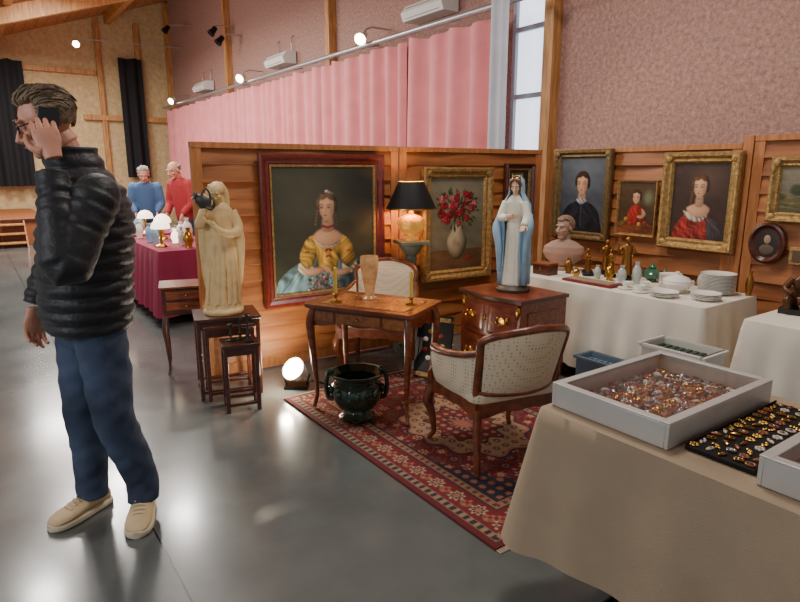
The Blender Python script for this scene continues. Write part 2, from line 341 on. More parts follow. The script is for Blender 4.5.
def face(p,cx,cy,r,skin,hair,look=-.06,up=True):
    sh=mul(skin,.66); e=p.e; hd=mul(hair,.62)
    p.blob([(cx-.78*r,cy-.1*r),(cx-.86*r,cy+.5*r),(cx-.5*r,cy+1.12*r),(cx+.1*r,cy+1.3*r),(cx+.66*r,cy+1.05*r),(cx+.92*r,cy+.4*r),(cx+.8*r,cy-.35*r),(cx,cy-.2*r)],mul(hair,.85),.5,60/r*.1,(.5,1),.22,soft=.02)
    p.blob([(cx-.62*r,cy+.3*r),(cx-.5*r,cy+.72*r),(cx,cy+.86*r),(cx+.5*r,cy+.72*r),(cx+.66*r,cy+.3*r),(cx+.62*r,cy-.2*r),(cx+.42*r,cy-.62*r),(cx+.1*r,cy-.9*r),(cx-.12*r,cy-.9*r),(cx-.42*r,cy-.6*r),(cx-.6*r,cy-.2*r)],skin,.14,soft=.08*r)
    e(cx+.46*r,cy-.1*r,.3*r,.8*r,sh,soft=1,shade=0,al=.7); e(cx-.58*r,cy-.1*r,.14*r,.6*r,sh,soft=1,shade=0,al=.35); e(cx-.02*r,cy-.98*r,.36*r,.14*r,mul(skin,.5),soft=1,shade=0,al=.6); e(cx-.05*r,cy+.5*r,.35*r,.25*r,[min(248,v*1.1) for v in skin],soft=1,shade=0,al=.5)
    e(cx-.2*r,cy+.86*r,.45*r,.2*r,hair,.5,.5,.4); e(cx+.3*r,cy+.84*r,.45*r,.22*r,mul(hair,.9),-.6,.5,.4); e(cx-.7*r,cy+.3*r,.16*r,.46*r,hair,.12,.6,.4); e(cx+.74*r,cy+.2*r,.16*r,.55*r,hd,-.12,.6,.3)
    lx=cx+look*r
    for q in(-1,1):
        ex=lx+q*.29*r; e(ex,cy+.08*r,.22*r,.15*r,sh,soft=1,shade=0,al=.5)
        e(ex,cy+.04*r,.145*r,.068*r,(196,184,168),soft=.5,shade=0); e(ex-.015*r,cy+.045*r,.068*r,.07*r,(52,36,28),soft=.5,shade=0); p.line([(ex-.15*r,cy+.03*r),(ex-.06*r,cy+.105*r),(ex+.06*r,cy+.105*r),(ex+.15*r,cy+.04*r)],.016*r,(52,32,24),.9); p.line([(ex-.13*r,cy+.17*r),(ex+.13*r,cy+.17*r)],.014*r,sh,.6)
        p.line([(ex-q*.13*r,cy+.25*r),(ex+q*.02*r,cy+.31*r),(ex+q*.2*r,cy+.25*r)],.028*r,hd,.75)
        e(lx+q*.38*r,cy-.27*r,.22*r,.18*r,(206,108,90),soft=1,shade=0,al=.45)
    p.line([(lx+.09*r,cy+.18*r),(lx+.06*r,cy),(lx+.1*r,cy-.22*r)],.03*r,sh,.45); e(lx+.02*r,cy-.27*r,.11*r,.07*r,mul(skin,.9),soft=.8,shade=.5,al=.7)
    for q in(-1,1): e(lx+q*.06*r+.01*r,cy-.31*r,.035*r,.022*r,mul(skin,.42),soft=.8,shade=0,al=.8)
    p.line([(lx-.16*r,cy-.5*r),(lx-.04*r,cy-.485*r),(lx+.03*r,cy-.495*r),(lx+.16*r,cy-.5*r)],.016*r,(110,38,34),.9); e(lx,cy-.455*r,.12*r,.035*r,(164,66,58),soft=.7,shade=0,al=.9); e(lx,cy-.545*r,.11*r,.042*r,(182,80,70),soft=.7,shade=0,al=.9); e(lx,cy-.65*r,.13*r,.035*r,sh,soft=1,shade=0,al=.5)
def framed(name,w,h,fw,mt,paint,c,rz,inner=None,orn=False,depth=.05):
    paint.strokes()
    root=empty(name,c,rz); bb=B()
    prof=[(0,.0),(0,-depth*.7),(fw*.15,-depth),(fw*.35,-depth*.92),(fw*.6,-depth*.55),(fw*.8,-depth*.6),(fw*.9,-depth*.45),(fw,-depth*.25),(fw,0)]
    rs=[[V((sx*(w/2-o),y,sz*(h/2-o))) for sx,sz in((-1,-1),(1,-1),(1,1),(-1,1))] for o,y in prof]
    for j in range(len(rs)-1): bb.add(rs[j]+rs[j+1],[(i,(i+1)%4,4+(i+1)%4,4+i) for i in range(4)],mt)
    if inner:
        o0=fw; rs=[[V((sx*(w/2-o),y,sz*(h/2-o))) for sx,sz in((-1,-1),(1,-1),(1,1),(-1,1))] for o,y in((o0-.006,-depth*.5),(o0+.01,-depth*.4),(o0+.014,0))]
        for j in range(2): bb.add(rs[j]+rs[j+1],[(i,(i+1)%4,4+(i+1)%4,4+i) for i in range(4)],inner)
    if orn:
        for sx in(-1,1):
            for sz in(-1,1):
                bb.ell((sx*(w/2-fw*.5),-depth*.75,sz*(h/2-fw*.5)),(fw*.42,.014,fw*.42),mt,nu=10,nv=6)
                for k in(1,2): bb.ell((sx*(w/2-fw*(.5+.7*k)),-depth*.8,sz*(h/2-fw*.3)),(fw*.35,.01,fw*.18),mt,nu=8,nv=6); bb.ell((sx*(w/2-fw*.3),-depth*.8,sz*(h/2-fw*(.5+.7*k))),(fw*.18,.01,fw*.35),mt,nu=8,nv=6)
        n=int(w/.03)
        for i in range(n):
            for sz in(-1,1): bb.ell((-w/2+fw+(w-2*fw)*(i+.5)/n,-depth*.58,sz*(h/2-fw*.8)),(.008,.005,.006),mt,nu=6,nv=4)
        n=int(h/.03)
        for i in range(n):
            for sx in(-1,1): bb.ell((sx*(w/2-fw*.8),-depth*.58,-h/2+fw+(h-2*fw)*(i+.5)/n),(.006,.005,.008),mt,nu=6,nv=4)
    bb.box((0,-.002,0),(w-.02,.004,h-.02),DARKW)
    bb.build('frame',parent=root,angle=30); paint.obj('canvas',w-2*fw+.004,h-2*fw+.004,root,y=-depth*.22); return root
SK=(212,162,128)
YL=(206,160,70)
BLG=(104,132,140)
# big portrait of a lady in yellow bodice and blue-grey skirt
p=Paint(.9,(58,58,46),300); p.e(-.18,.72,.42,.42,(84,82,64),soft=1,shade=0,al=.8); p.e(.32,.9,.3,.35,(38,38,34),soft=1,shade=0,al=.8)
p.blob([(-.38,-.05),(-.43,.08),(-.34,.19),(-.18,.27),(0,.31),(.2,.28),(.36,.22),(.44,.1),(.44,-.05)],BLG,.45,34,(1,.5),.3)
p.blob([(-.2,.2),(-.34,.1),(-.4,-.04),(-.1,-.04),(-.06,.12)],mul(BLG,1.15),.35,50,(1,-.6),.25)
p.blob([(-.085,.45),(-.15,.45),(-.205,.38),(-.235,.29),(-.2,.21),(-.12,.22),(-.075,.33)],YL,.45,52,(.7,1),.24)
p.blob([(.115,.45),(.18,.44),(.235,.37),(.27,.27),(.22,.19),(.15,.22),(.105,.33)],mul(YL,.85),.45,52,(.7,-1),.24)
p.blob([(-.12,.45),(-.05,.51),(.06,.51),(.15,.45),(.10,.385),(.01,.36),(-.08,.385)],SK,.18,soft=.03)
p.blob([(-.02,.62),(.06,.62),(.07,.49),(-.035,.49)],mul(SK,.86),.25,soft=.03)
p.blob([(-.105,.42),(-.04,.37),(.02,.355),(.09,.37),(.135,.42),(.115,.3),(.10,.19),(.02,.15),(-.07,.19),(-.085,.3)],YL,.4,62,(1,.3),.2)
p.blob([(-.12,.435),(-.04,.385),(.02,.375),(.09,.385),(.145,.43),(.09,.36),(.02,.345),(-.05,.36)],(204,190,164),.3,130,(1,1),.2)
for x,y,r_ in((.02,.335,.024),(.02,.285,.018),(-.165,.33,.014),(.2,.32,.014)): p.e(x-r_*.7,y,r_,r_*.5,(146,36,36),.5,.4,.5); p.e(x+r_*.7,y,r_,r_*.5,(124,26,30),-.5,.4,.5); p.e(x,y,r_*.35,r_*.35,(170,60,56),soft=.5)
p.blob([(-.235,.25),(-.18,.2),(-.11,.22),(-.12,.17),(-.19,.14),(-.25,.19)],(204,192,166),.35,110,(1,1),.25); p.blob([(.27,.24),(.21,.18),(.14,.22),(.15,.16),(.21,.125),(.28,.18)],(190,178,154),.35,110,(1,1),.25)
p.blob([(-.22,.19),(-.17,.14),(-.08,.14),(-.02,.165),(-.005,.2),(-.06,.205),(-.14,.2)],SK,.3,soft=.02); p.blob([(.24,.18),(.19,.125),(.11,.115),(.05,.13),(.06,.165),(.14,.175)],mul(SK,.94),.3,soft=.02)
for k in range(4): p.line([(-.03+.008*k,.2-.012*k),(.012+.008*k,.19-.013*k),(.03+.004*k,.172-.012*k)],.0055,mul(SK,.98-.03*k)); p.line([(.08-.004*k,.158-.009*k),(.04-.004*k,.15-.01*k)],.0055,mul(SK,.94-.03*k))
face(p,.012,.665,.105,SK,(118,94,68),-.12)
for k in range(5): p.e(-.068-.004*k,.645-.026*k,.016,.018,(118,92,64),k,.6,.6); p.e(.098+.003*k,.63-.026*k,.016,.018,(84,64,46),k,.6,.6)
p.line([(-.03,.53),(.02,.515),(.07,.53)],.008,(120,32,38)); p.e(.02,.512,.014,.012,(150,44,48),soft=.5)
for x,y,c in((.04,.79,(188,116,108)),(.015,.8,(206,192,176)),(.065,.78,(96,110,76))): p.e(x,y,.02,.014,c,soft=.4,shade=.5)
for k in range(110):
    a=random.uniform(-.17,.13); s_=random.uniform(.4,1); p.e(a,.085+random.uniform(-.07,.06)-.2*abs(a),.016*s_,.012*s_,random.choice([(170,66,62),(190,120,114),(206,190,170),(62,78,48),(144,44,48),(70,86,74),(56,68,42),(110,40,44)]),random.uniform(0,3),.4,.7)
REDF=wood('red_lacquer_frame',(88,24,18),(116,36,26),.35,(6,6,6),4,coat=.3)
def onP(s,z,off=.045): 
    q=PS+PD*s+V((PD.y,-PD.x,0))*off; return (q.x,q.y,z)
framed('portrait_of_lady_painting',1.04,1.14,.085,REDF,p,onP(.975,1.05),PA,inner=GOLD,depth=.05)
p=Paint(.74,(112,108,88),220); p.e(-.1,.8,.4,.4,(140,134,108),soft=1,shade=0,al=.7); p.blob([(-.42,-.05),(.42,-.05),(.42,.2),(.0,.22),(-.42,.2)],(112,80,54),.2,20,(0,1),.08)
p.blob([(-.05,.12),(.05,.12),(.12,.22),(.14,.33),(.08,.44),(.055,.5),(-.055,.5),(-.08,.44),(-.14,.33),(-.12,.22)],(190,176,146),.6); p.e(-.03,.3,.06,.07,(120,112,104),soft=1,shade=0,al=.6); p.e(.02,.28,.03,.03,(140,70,64),soft=1,shade=0,al=.6)
for k in range(130):
    a=random.uniform(0,6.3); q=random.uniform(0,1)**.6; p.e(.0+.31*q*math.cos(a),.67+.23*q*math.sin(a),.035,.014,random.choice([(64,78,44),(46,60,36),(84,92,56)]),a,.4,.4)
for k in range(42):
    a=random.uniform(0,6.3); q=random.uniform(0,1)**.55; x,y=.27*q*math.cos(a),.68+.19*q*math.sin(a); c=random.choice([(150,24,38),(176,56,70),(120,18,30),(190,100,108),(160,32,44)]); s_=random.uniform(.7,1.15)
    p.e(x,y,.045*s_,.04*s_,mul(c,.75),a,.3,.4)
    for j in range(6): t=a+j*1.05; p.e(x+.018*s_*math.cos(t),y+.016*s_*math.sin(t),.02*s_,.014*s_,mul(c,1.0+.08*j*(1 if j%2 else -.6)),t,.5,.5)
    p.e(x,y,.01,.008,mul(c,.5),0,.6,0)
for k in range(5): p.e(.16+.03*random.uniform(-1,1),.1+.015*k*.5,.03,.022,(160,44,52),k,.4,.5)
framed('flower_still_life_painting',.77,.99,.095,GOLD,p,onP(2.26,1.03),PA,orn=True,depth=.06)
p=Paint(.72,(40,34,28),110); p.e(0,.5,.3,.42,(80,66,48),soft=.06,shade=0); p.e(0,.2,.22,.2,(110,40,36),soft=.2); face(p,0,.58,.15,SK,(70,44,30))
framed('small_portrait_painting',.36,.48,.05,DARKW,p,onP(2.98,1.32),PA,inner=GOLD)
def onR(s,z,off=.05):
    q=RS+DW*s-NW*off; return (q.x,q.y,z)
p=Paint(.74,(74,80,88),220); p.e(0,.75,.35,.35,(102,108,114),soft=1,shade=0,al=.8)
p.blob([(-.31,-.05),(-.33,.16),(-.26,.32),(-.1,.41),(.1,.41),(.26,.32),(.33,.16),(.31,-.05)],(32,34,44),.3,40,(1,.4),.4); p.blob([(-.05,.54),(.06,.54),(.07,.4),(-.06,.4)],mul(SK,.84),.2,soft=.03); p.blob([(-.09,.42),(0,.37),(.1,.42),(.07,.455),(-.06,.455)],(164,164,168),.3,90,(1,1),.3); p.line([(0,.36),(0,.05)],.012,(52,54,66)); 
for k in range(5): p.e(0,.32-.055*k,.009,.009,(90,90,100),soft=.5)
face(p,0,.64,.145,SK,(58,40,30))
framed('portrait_of_woman_painting',.62,.8,.075,mat('antique_gilt',(120,96,60),.45,.5,var=.3,vs=40,bump=.5,bs=80),p,onR(.37,1.28),TH,orn=True)
p=Paint(.8,(74,54,34),150); p.e(.25,.7,.15,.2,(110,116,84),soft=.7); p.blob([(-.42,-.05),(-.4,.22),(0,.26),(.42,.2),(.42,-.05)],(124,64,38),.3,40,(0,1),.2)
p.blob([(-.17,.2),(-.18,.42),(-.08,.56),(.07,.56),(.18,.42),(.19,.2)],(160,42,34),.4,50,(1,.3),.25); p.blob([(.12,.5),(.22,.4),(.14,.3),(.02,.32),(.04,.36),(.12,.38)],SK,.3); face(p,-.02,.7,.13,SK,(70,40,26))
for x,y,c in((-.22,.28,(180,140,60)),(-.12,.2,(176,60,40)),(.08,.19,(186,154,84)),(.2,.22,(150,60,36)),(-.28,.18,(90,100,50))): p.e(x,y,.055,.05,c,soft=.3,shade=.5)
framed('genre_scene_painting',.37,.46,.02,GOLD,p,onR(.93,1.19,.05),TH,depth=.025)
p=Paint(.8,(60,44,36),220); p.e(.1,.8,.3,.3,(88,66,52),soft=1,shade=0)
p.blob([(-.3,-.05),(-.33,.14),(-.22,.3),(-.1,.38),(.1,.38),(.24,.28),(.32,.12),(.3,-.05)],(146,46,40),.4,40,(.8,.6),.35); p.blob([(-.18,.41),(-.05,.48),(.07,.48),(.17,.41),(.1,.3),(-.08,.3)],SK,.2,soft=.03); p.blob([(-.045,.58),(.055,.58),(.06,.44),(-.05,.44)],mul(SK,.84),.2,soft=.03)
p.blob([(-.22,.38),(-.1,.34),(.02,.29),(.14,.35),(.1,.27),(0,.23),(-.14,.27)],(204,190,172),.3,90,(1,.5),.22)
p.blob([(.14,.32),(.32,.2),(.38,.0),(.2,-.02),(.14,.14)],(70,60,64),.3,40,(1,1),.25)
face(p,0,.68,.145,SK,(104,66,42),-.1); 
for k in range(5): p.e(-.1-.004*k,.62-.035*k,.024,.026,(104,66,42),k,.6,.5)
framed('portrait_in_gilt_frame_painting',.6,.74,.085,GOLD,p,onR(1.46,1.265),TH,orn=True,depth=.06)
p=Paint(.75,(120,112,92),110); p.blob([(-.4,-.05),(-.4,.4),(-.1,.34),(.2,.42),(.4,.36),(.4,-.05)],(90,84,52),.3,30,(0,1),.3); p.e(-.15,.5,.12,.16,(60,64,40),soft=.4,shade=.4); p.e(.2,.46,.08,.1,(70,72,44),soft=.4,shade=.4)
framed('landscape_painting',.5,.44,.07,GOLD,p,onR(2.2,1.37),TH,orn=True,depth=.05)
bb=B(); prof=[(.13,0),(.13,-.03),(.115,-.035),(.1,-.02),(.095,-.015)]
bb.loft([[V((r*.92*math.cos(t*pi/16),y,r*1.1*math.sin(t*pi/16))) for t in range(32)] for r,y in prof]+[[V((.001*math.cos(t*pi/16),-.014,.001*math.sin(t*pi/16))) for t in range(32)]],DARKW)
bb.ell((0,-.012,0),(.087,.006,.104),mat('dark_photo',(44,36,32),.4)); bb.ell((0,-.016,.025),(.024,.006,.032),mat('sepia_face',(160,130,104),.5)); bb.ell((0,-.015,-.045),(.05,.006,.04),mat('sepia',(90,76,64),.5))
bb.build('oval_miniature_frame',onR(1.98,1.0,.05),TH)
bb=B(); bb.box((0,0,0),(.24,.02,.12),GOLD); bb.box((0,-.012,0),(.2,.005,.08),mat('small_print',(90,70,50),.5)); bb.build('small_print_frame',onR(2.25,.93,.06),TH,bevel=.003)
# ------------------------------------------------------------ rug
L,Wd=2.0,1.4
p=Paint(L/Wd,(104,26,30),330)
X,Y=p.X*Wd,(p.Y-.5)*Wd; dx=L/2-np.abs(X); dy=Wd/2-np.abs(Y); d=np.minimum(dx,dy); al=np.where(dx<dy,Y,X)
R_,C_,N_,K_,G_=(118,32,36),(176,152,120),(38,36,50),(156,96,78),(88,84,66)
def put(mask,c): p.I[mask]=c
F=d>.26
put(F,(108,28,32))
def flower(x,y,r,c1,c2,pet=6,ph=0):
    a=np.arctan2(Y-y,X-x)+ph; q=np.hypot(X-x,Y-y); m_=(q<r*(.75+.25*np.cos(pet*a)))&F; put(m_,c1); put((q<r*.5)&F,c2); put((q<r*.22)&F,c1)
g=.105
for i in range(-10,11):
    for j in range(-7,8):
        x,y=i*g+(g/2 if j%2 else 0),j*g*.8
        k=(i*7+j*3)%4; flower(x,y,.034+.006*((i+j)%2),(C_,N_,K_,G_)[k],(R_,K_,C_,R_)[k],5+(i+j)%3,i)
        flower(x+g/2,y+g*.12,.012,(C_,G_,N_)[(i+j)%3],R_,4)
vine=(np.abs(np.sin(X*28+2*np.sin(Y*20)))<.10)&(np.hypot((X+5)%g-g/2,(Y+5)%(g*.8)-g*.4)>.034)&F; put(vine,(120,96,70))
star=np.sqrt((X*.72)**2+Y**2)+.022*np.cos(np.arctan2(Y,X)*12)
m0=star<.33; put(m0&F,N_); put((star<.318)&F,K_); put((star<.305)&F,(150,126,98)); mm=(star<.3)
put(mm&(np.hypot((X+5)%.07-.035,(Y+5)%.07-.035)<.02)&F,(112,34,36)); put(mm&(np.hypot((X+5)%.07-.035,(Y+5)%.07-.035)<.008)&F,C_); put((star<.19)&F,N_); put((star<.178)&F,(108,30,34))
put((star<.17)&(np.hypot((X+5)%.06-.03,(Y+5)%.06-.03)<.017)&F,(150,120,92)); put((star<.08)&F,(40,38,52)); put((star<.06)&F,K_)
co=(np.abs(X)/.74+np.abs(Y)/.44)+.05*np.cos(np.abs(X)*60)>1.42; put(co&F,(44,40,54)); put(co&F&(np.hypot((X+5)%.06-.03,(Y+5)%.06-.03)<.018),K_)
nF=~F
put(nF,N_); put((d<.25)&(d>.205),(140,112,86)); put((d<.25)&(d>.205)&(((al*22)%1)>.55)&(np.abs(d-.228)<.013),R_)
put((d<.198)&(d>.075),(108,28,32)); v=d-.136
bm=(d<.198)&(d>.075); u=(al+.075)%.15-.075; rr0=np.hypot(u,v); an=np.arctan2(v,u)
put(bm&(np.abs(v-.03*np.sin(al*2*pi/.15+1.57))<.006),(126,104,72))
put(bm&(rr0<.046*(.8+.2*np.cos(8*an))),C_); put(bm&(rr0<.032*(.8+.2*np.cos(8*an))),N_); put(bm&(rr0<.018),K_)
u2=(al+.15)%.15-.075; r2=np.hypot(u2,v); an=np.arctan2(v,u2); put(bm&(r2<.03*(.75+.25*np.cos(4*an))),K_); put(bm&(r2<.012),R_)
put((d<.075)&(d>.03),(140,112,86)); put((d<.07)&(d>.035)&(((al*22)%1)>.5),N_); put(d<.03,(92,24,28))
p.I*=(1+.16*(np.random.rand(*p.X.shape)-.5))[...,None]
p.I=(p.I+np.roll(p.I,1,0)*.3+np.roll(p.I,1,1)*.3)/1.6
rc=V((-.775,3.775,0))+DW*(L/2)+NW*(Wd/2); root=empty('oriental_rug',(rc.x,rc.y,0),TH)
p.obj('pile',L,Wd,root,flat=True,mt=m_rug,zc=.012)
FR=mat('rug_fringe',(190,170,140),.9)
bb=B(); bb.box((0,0,.0055),(L,Wd,.011),mat('rug_backing',(100,36,36),.9))
for k in range(0,120):
    y=-Wd/2+Wd*(k+.5)/120
    for q in(-1,1): bb.box((q*(L/2+.012),y,.004),(.03,.005,.004),FR)
bb.build('backing',parent=root)
RUGZ=.0145
# ------------------------------------------------------------ furniture
def cab_leg(bb,x,y,h,ox,oy,mt,r=.024,k=1):
    bb.tube([(x,y,h),(x+ox*.6*k,y+oy*.6*k,h-.1),(x+ox*.2*k,y+oy*.2*k,h*.5),(x-ox*.15*k,y-oy*.15*k,h*.18),(x+ox*.2*k,y+oy*.2*k,.03),(x+ox*.45*k,y+oy*.45*k,.008)],[r,r*1.2,r*.85,r*.55,r*.55,r*.6],mt,10,sub=4)
def apron(bb,p0,p1,z1,dep,mt,th=.02,cup=.03,n=16):
    p0,p1=V(p0),V(p1); d=(p1-p0).normalized(); nrm=V((-d.y,d.x,0))*th/2; rs=[]
    for i in range(n+1):
        t=i/n; q=p0.lerp(p1,t); zb=z1-dep+cup*(math.sin(pi*t)**2)*(1-.5*math.cos(4*pi*t)) ; rs.append([q-nrm+V((0,0,zb)),q+nrm+V((0,0,zb)),q+nrm+V((0,0,z1)),q-nrm+V((0,0,z1))])
    bb.loft(rs,mt)
bb=B(); w,dp,h=.74,.47,.685
def rr(w,d,r,n=5):
    o=[]
    for cx,cy,a0 in((w/2-r,d/2-r,0),(-w/2+r,d/2-r,90),(-w/2+r,-d/2+r,180),(w/2-r,-d/2+r,270)):
        for i in range(n+1):
            a=math.radians(a0+90*i/n); o.append((cx+r*math.cos(a),cy+r*math.sin(a)))
    return o
bb.prism(rr(w,dp,.03),h-.022,h,MAHO); bb.prism(rr(w-.03,dp-.03,.02),h-.03,h-.022,DARKW)
bb.box((0,0,h+.0008),(w-.16,dp-.14,.0016),INLAY); 
for sx_,sy_ in((0,-(dp-.13)/2),(0,(dp-.13)/2)): bb.box((sx_,sy_,h+.001),(w-.15,.006,.002),DARKW)
for sx_ in(-1,1): bb.box((sx_*(w-.15)/2,0,h+.001),(.006,dp-.13,.002),DARKW)
for sx_ in(-1,1):
    for sy_ in(-1,1): cab_leg(bb,sx_*(w/2-.05),sy_*(dp/2-.05),h-.03,sx_*.03,sy_*.03,MAHO,.023)
x0,y0=w/2-.055,dp/2-.05
for a,c in(((-x0,-y0,0),(x0,-y0,0)),((-x0,y0,0),(x0,y0,0)),((-x0,-y0,0),(-x0,y0,0)),((x0,-y0,0),(x0,y0,0))): apron(bb,a,c,h-.03,.11,MAHO)
bb.box((0,-y0-.013,h-.075),(.3,.008,.06),INLAY); bb.ell((0,-y0-.022,h-.075),(.01,.01,.01),BRASS)
bb.box((-.24,-y0-.012,h-.075),(.14,.006,.06),INLAY); bb.box((.24,-y0-.012,h-.075),(.14,.006,.06),INLAY)
DA=math.atan2(-.44,.9); DC=V((-.165,3.645,RUGZ))
bb.build('writing_desk',DC,DA,bevel=.002)
def onD(x,y,z=0): 
    q=Matrix.Rotation(DA,3,'Z')@V((x,y,0)); return (DC.x+q.x,DC.y+q.y,RUGZ+h+.002+z)
CAND=mat('yellow_beeswax',(240,204,84),.5)
def candle(name,loc,hs=.07,hc=.12,metal=BRASS,wax=True):
    bb=B(); bb.lathe([(.0,0),(.036,0),(.036,.006),(.012,.014),(.007,.03),(.014,.04),(.007,.05),(.008,hs-.012),(.02,hs-.004),(.013,hs),(0,hs)],metal,n=20)
    if wax: bb.lathe([(0,hs),(.011,hs),(.010,hs+hc-.004),(.003,hs+hc),(0,hs+hc)],CAND,n=12); bb.tube([(0,0,hs+hc),(.001,0,hs+hc+.012)],.0012,BLACK,5)
    bb.build(name,loc)
candle('brass_candlestick',onD(-.2,-.12),.06,.16); candle('brass_candlestick',onD(.25,.02),.05,.16)
AMB=mat('amber_art_glass',(220,178,124),.15,col2=(134,66,36),vs=16,em=(220,160,100),es=.25,coat=.5)  # weak emission puts a glow into the glass, no lamp inside
bb=B(); bb.lathe([(0,0),(.04,0),(.042,.008),(.026,.02),(.026,.04),(.036,.1),(.046,.16),(.052,.22),(.048,.25),(.044,.25),(.044,.2),(.02,.06),(0,.05)],AMB,n=28,sc=1.1,mod=lambda t:.04*math.cos(6*t)); bb.build('art_glass_vase',onD(-.06,.06))
def commode():
    bb=B(); w,dp,h=.55,.46,.68; top=h-.022
    def fy(x,z): t=(z-.1)/(top-.1); return -dp/2+.03-.035*math.cos(pi*x/w)**2-.018*math.sin(pi*t)
    NX,NZ=56,60; rows=[]
    for j in range(NZ+1):
        z=.12+(top-.12)*j/NZ; r=[]
        for i in range(NX+1):
            x=-w/2+w*i/NX; y=fy(x,z); zz=z
            for a,bq in((.14,.385),(.405,.645)):
                if a<z<bq and abs(x)<w/2-.035: y-=.007
                if a+.03<z<bq-.03 and .03<abs(x)<w/2-.06: y-=.003
            r.append(V((x,y,zz)))
        rows.append(r)
    bb.loft(rows,COMW,closed=False,caps=False)
    for q in(-1,1):
        bb.loft([[V((q*(w/2),fy(q*w/2,.12+(top-.12)*j/12),.12+(top-.12)*j/12)),V((q*(w/2+.012*math.sin(pi*j/12)),0,.12+(top-.12)*j/12)),V((q*w/2,dp/2,.12+(top-.12)*j/12))] for j in range(13)],COMW,closed=False,caps=False)
        bb.box((q*(w/2+.004),.0,.39),(.01,dp*.62,.4),MAHO)
    bb.box((0,dp/2-.01,.39),(w,.02,top-.12),DARKW); bb.box((0,0,.13),(w-.01,dp-.06,.02),DARKW)
    top_p=[]
    for i in range(17):
        x=-w/2-.02+(w+.04)*i/16; top_p.append((x,-dp/2-.0-.035*math.cos(pi*x/(w+.04))**2))
    top_p+=[(w/2+.02,dp/2),(-w/2-.02,dp/2)]
    bb.prism(top_p,top,h,DARKW); bb.prism([(x*.96,y*.96) for x,y in top_p],h,h+.0015,COMW)
    for sx_ in(-1,1):
        for sy_ in(-1,1):
            x,y=sx_*(w/2-.03),sy_*(dp/2-.05); bb.tube([(x,y,.2),(x+sx_*.015,y+sy_*.01,.12),(x,y,.06),(x+sx_*.006,y+sy_*.006,.003)],[.03,.03,.017,.02],COMW,8,sub=3)
    apron(bb,(-w/2+.02,-dp/2+.03,0),(w/2-.02,-dp/2+.03,0),.14,.06,COMW)
    for z in(.265,.525):
        for x in(-.145,.145):
            y=fy(x,z)-.012
            bb.lathe([(0,0),(.03,.001),(.026,.006),(.0,.008)],BRASS,(x,y,z),14,ax=(0,-1,0))
            bb.tube([(x-.04,y-.004,z+.012),(x-.036,y-.02,z-.012),(x,y-.028,z-.022),(x+.036,y-.02,z-.012),(x+.04,y-.004,z+.012)],.0045,BRASS,7,sub=3)
            for q in(-1,1):bb.ell((x+q*.042,y,z+.014),(.014,.006,.018),BRASS,nu=10,nv=6)
        bb.ell((0,fy(0,z)-.012,z),(.012,.005,.02),BRASS,nu=10,nv=6)
    for sx_ in(-1,1): bb.ell((sx_*(w/2-.02),-dp/2+.02,.6),(.018,.012,.045),BRASS,nu=8,nv=6)
    return bb
cc=V((.42,4.12,0))+DW*.28+NW*.23
commode().build('chest_of_drawers',(cc.x,cc.y,RUGZ),TH,bevel=.0015); CTOP=RUGZ+.682
m,nt,b=newmat('cream_upholstery')
tc=nt.nodes.new('ShaderNodeTexCoord'); vo=nt.nodes.new('ShaderNodeTexVoronoi'); vo.inputs['Scale'].default_value=55; vo.inputs['Randomness'].default_value=.1; nt.links.new(tc.outputs['Object'],vo.inputs[0])
r=nt.nodes.new('ShaderNodeValToRGB'); r.color_ramp.elements[0].position=.2; r.color_ramp.elements[0].color=lin((176,152,118)); r.color_ramp.elements[1].position=.36; r.color_ramp.elements[1].color=lin((214,200,174)); nt.links.new(vo.outputs['Distance'],r.inputs[0]); nt.links.new(r.outputs[0],b.inputs['Base Color']); b.inputs['Roughness'].default_value=.85
UPH=m
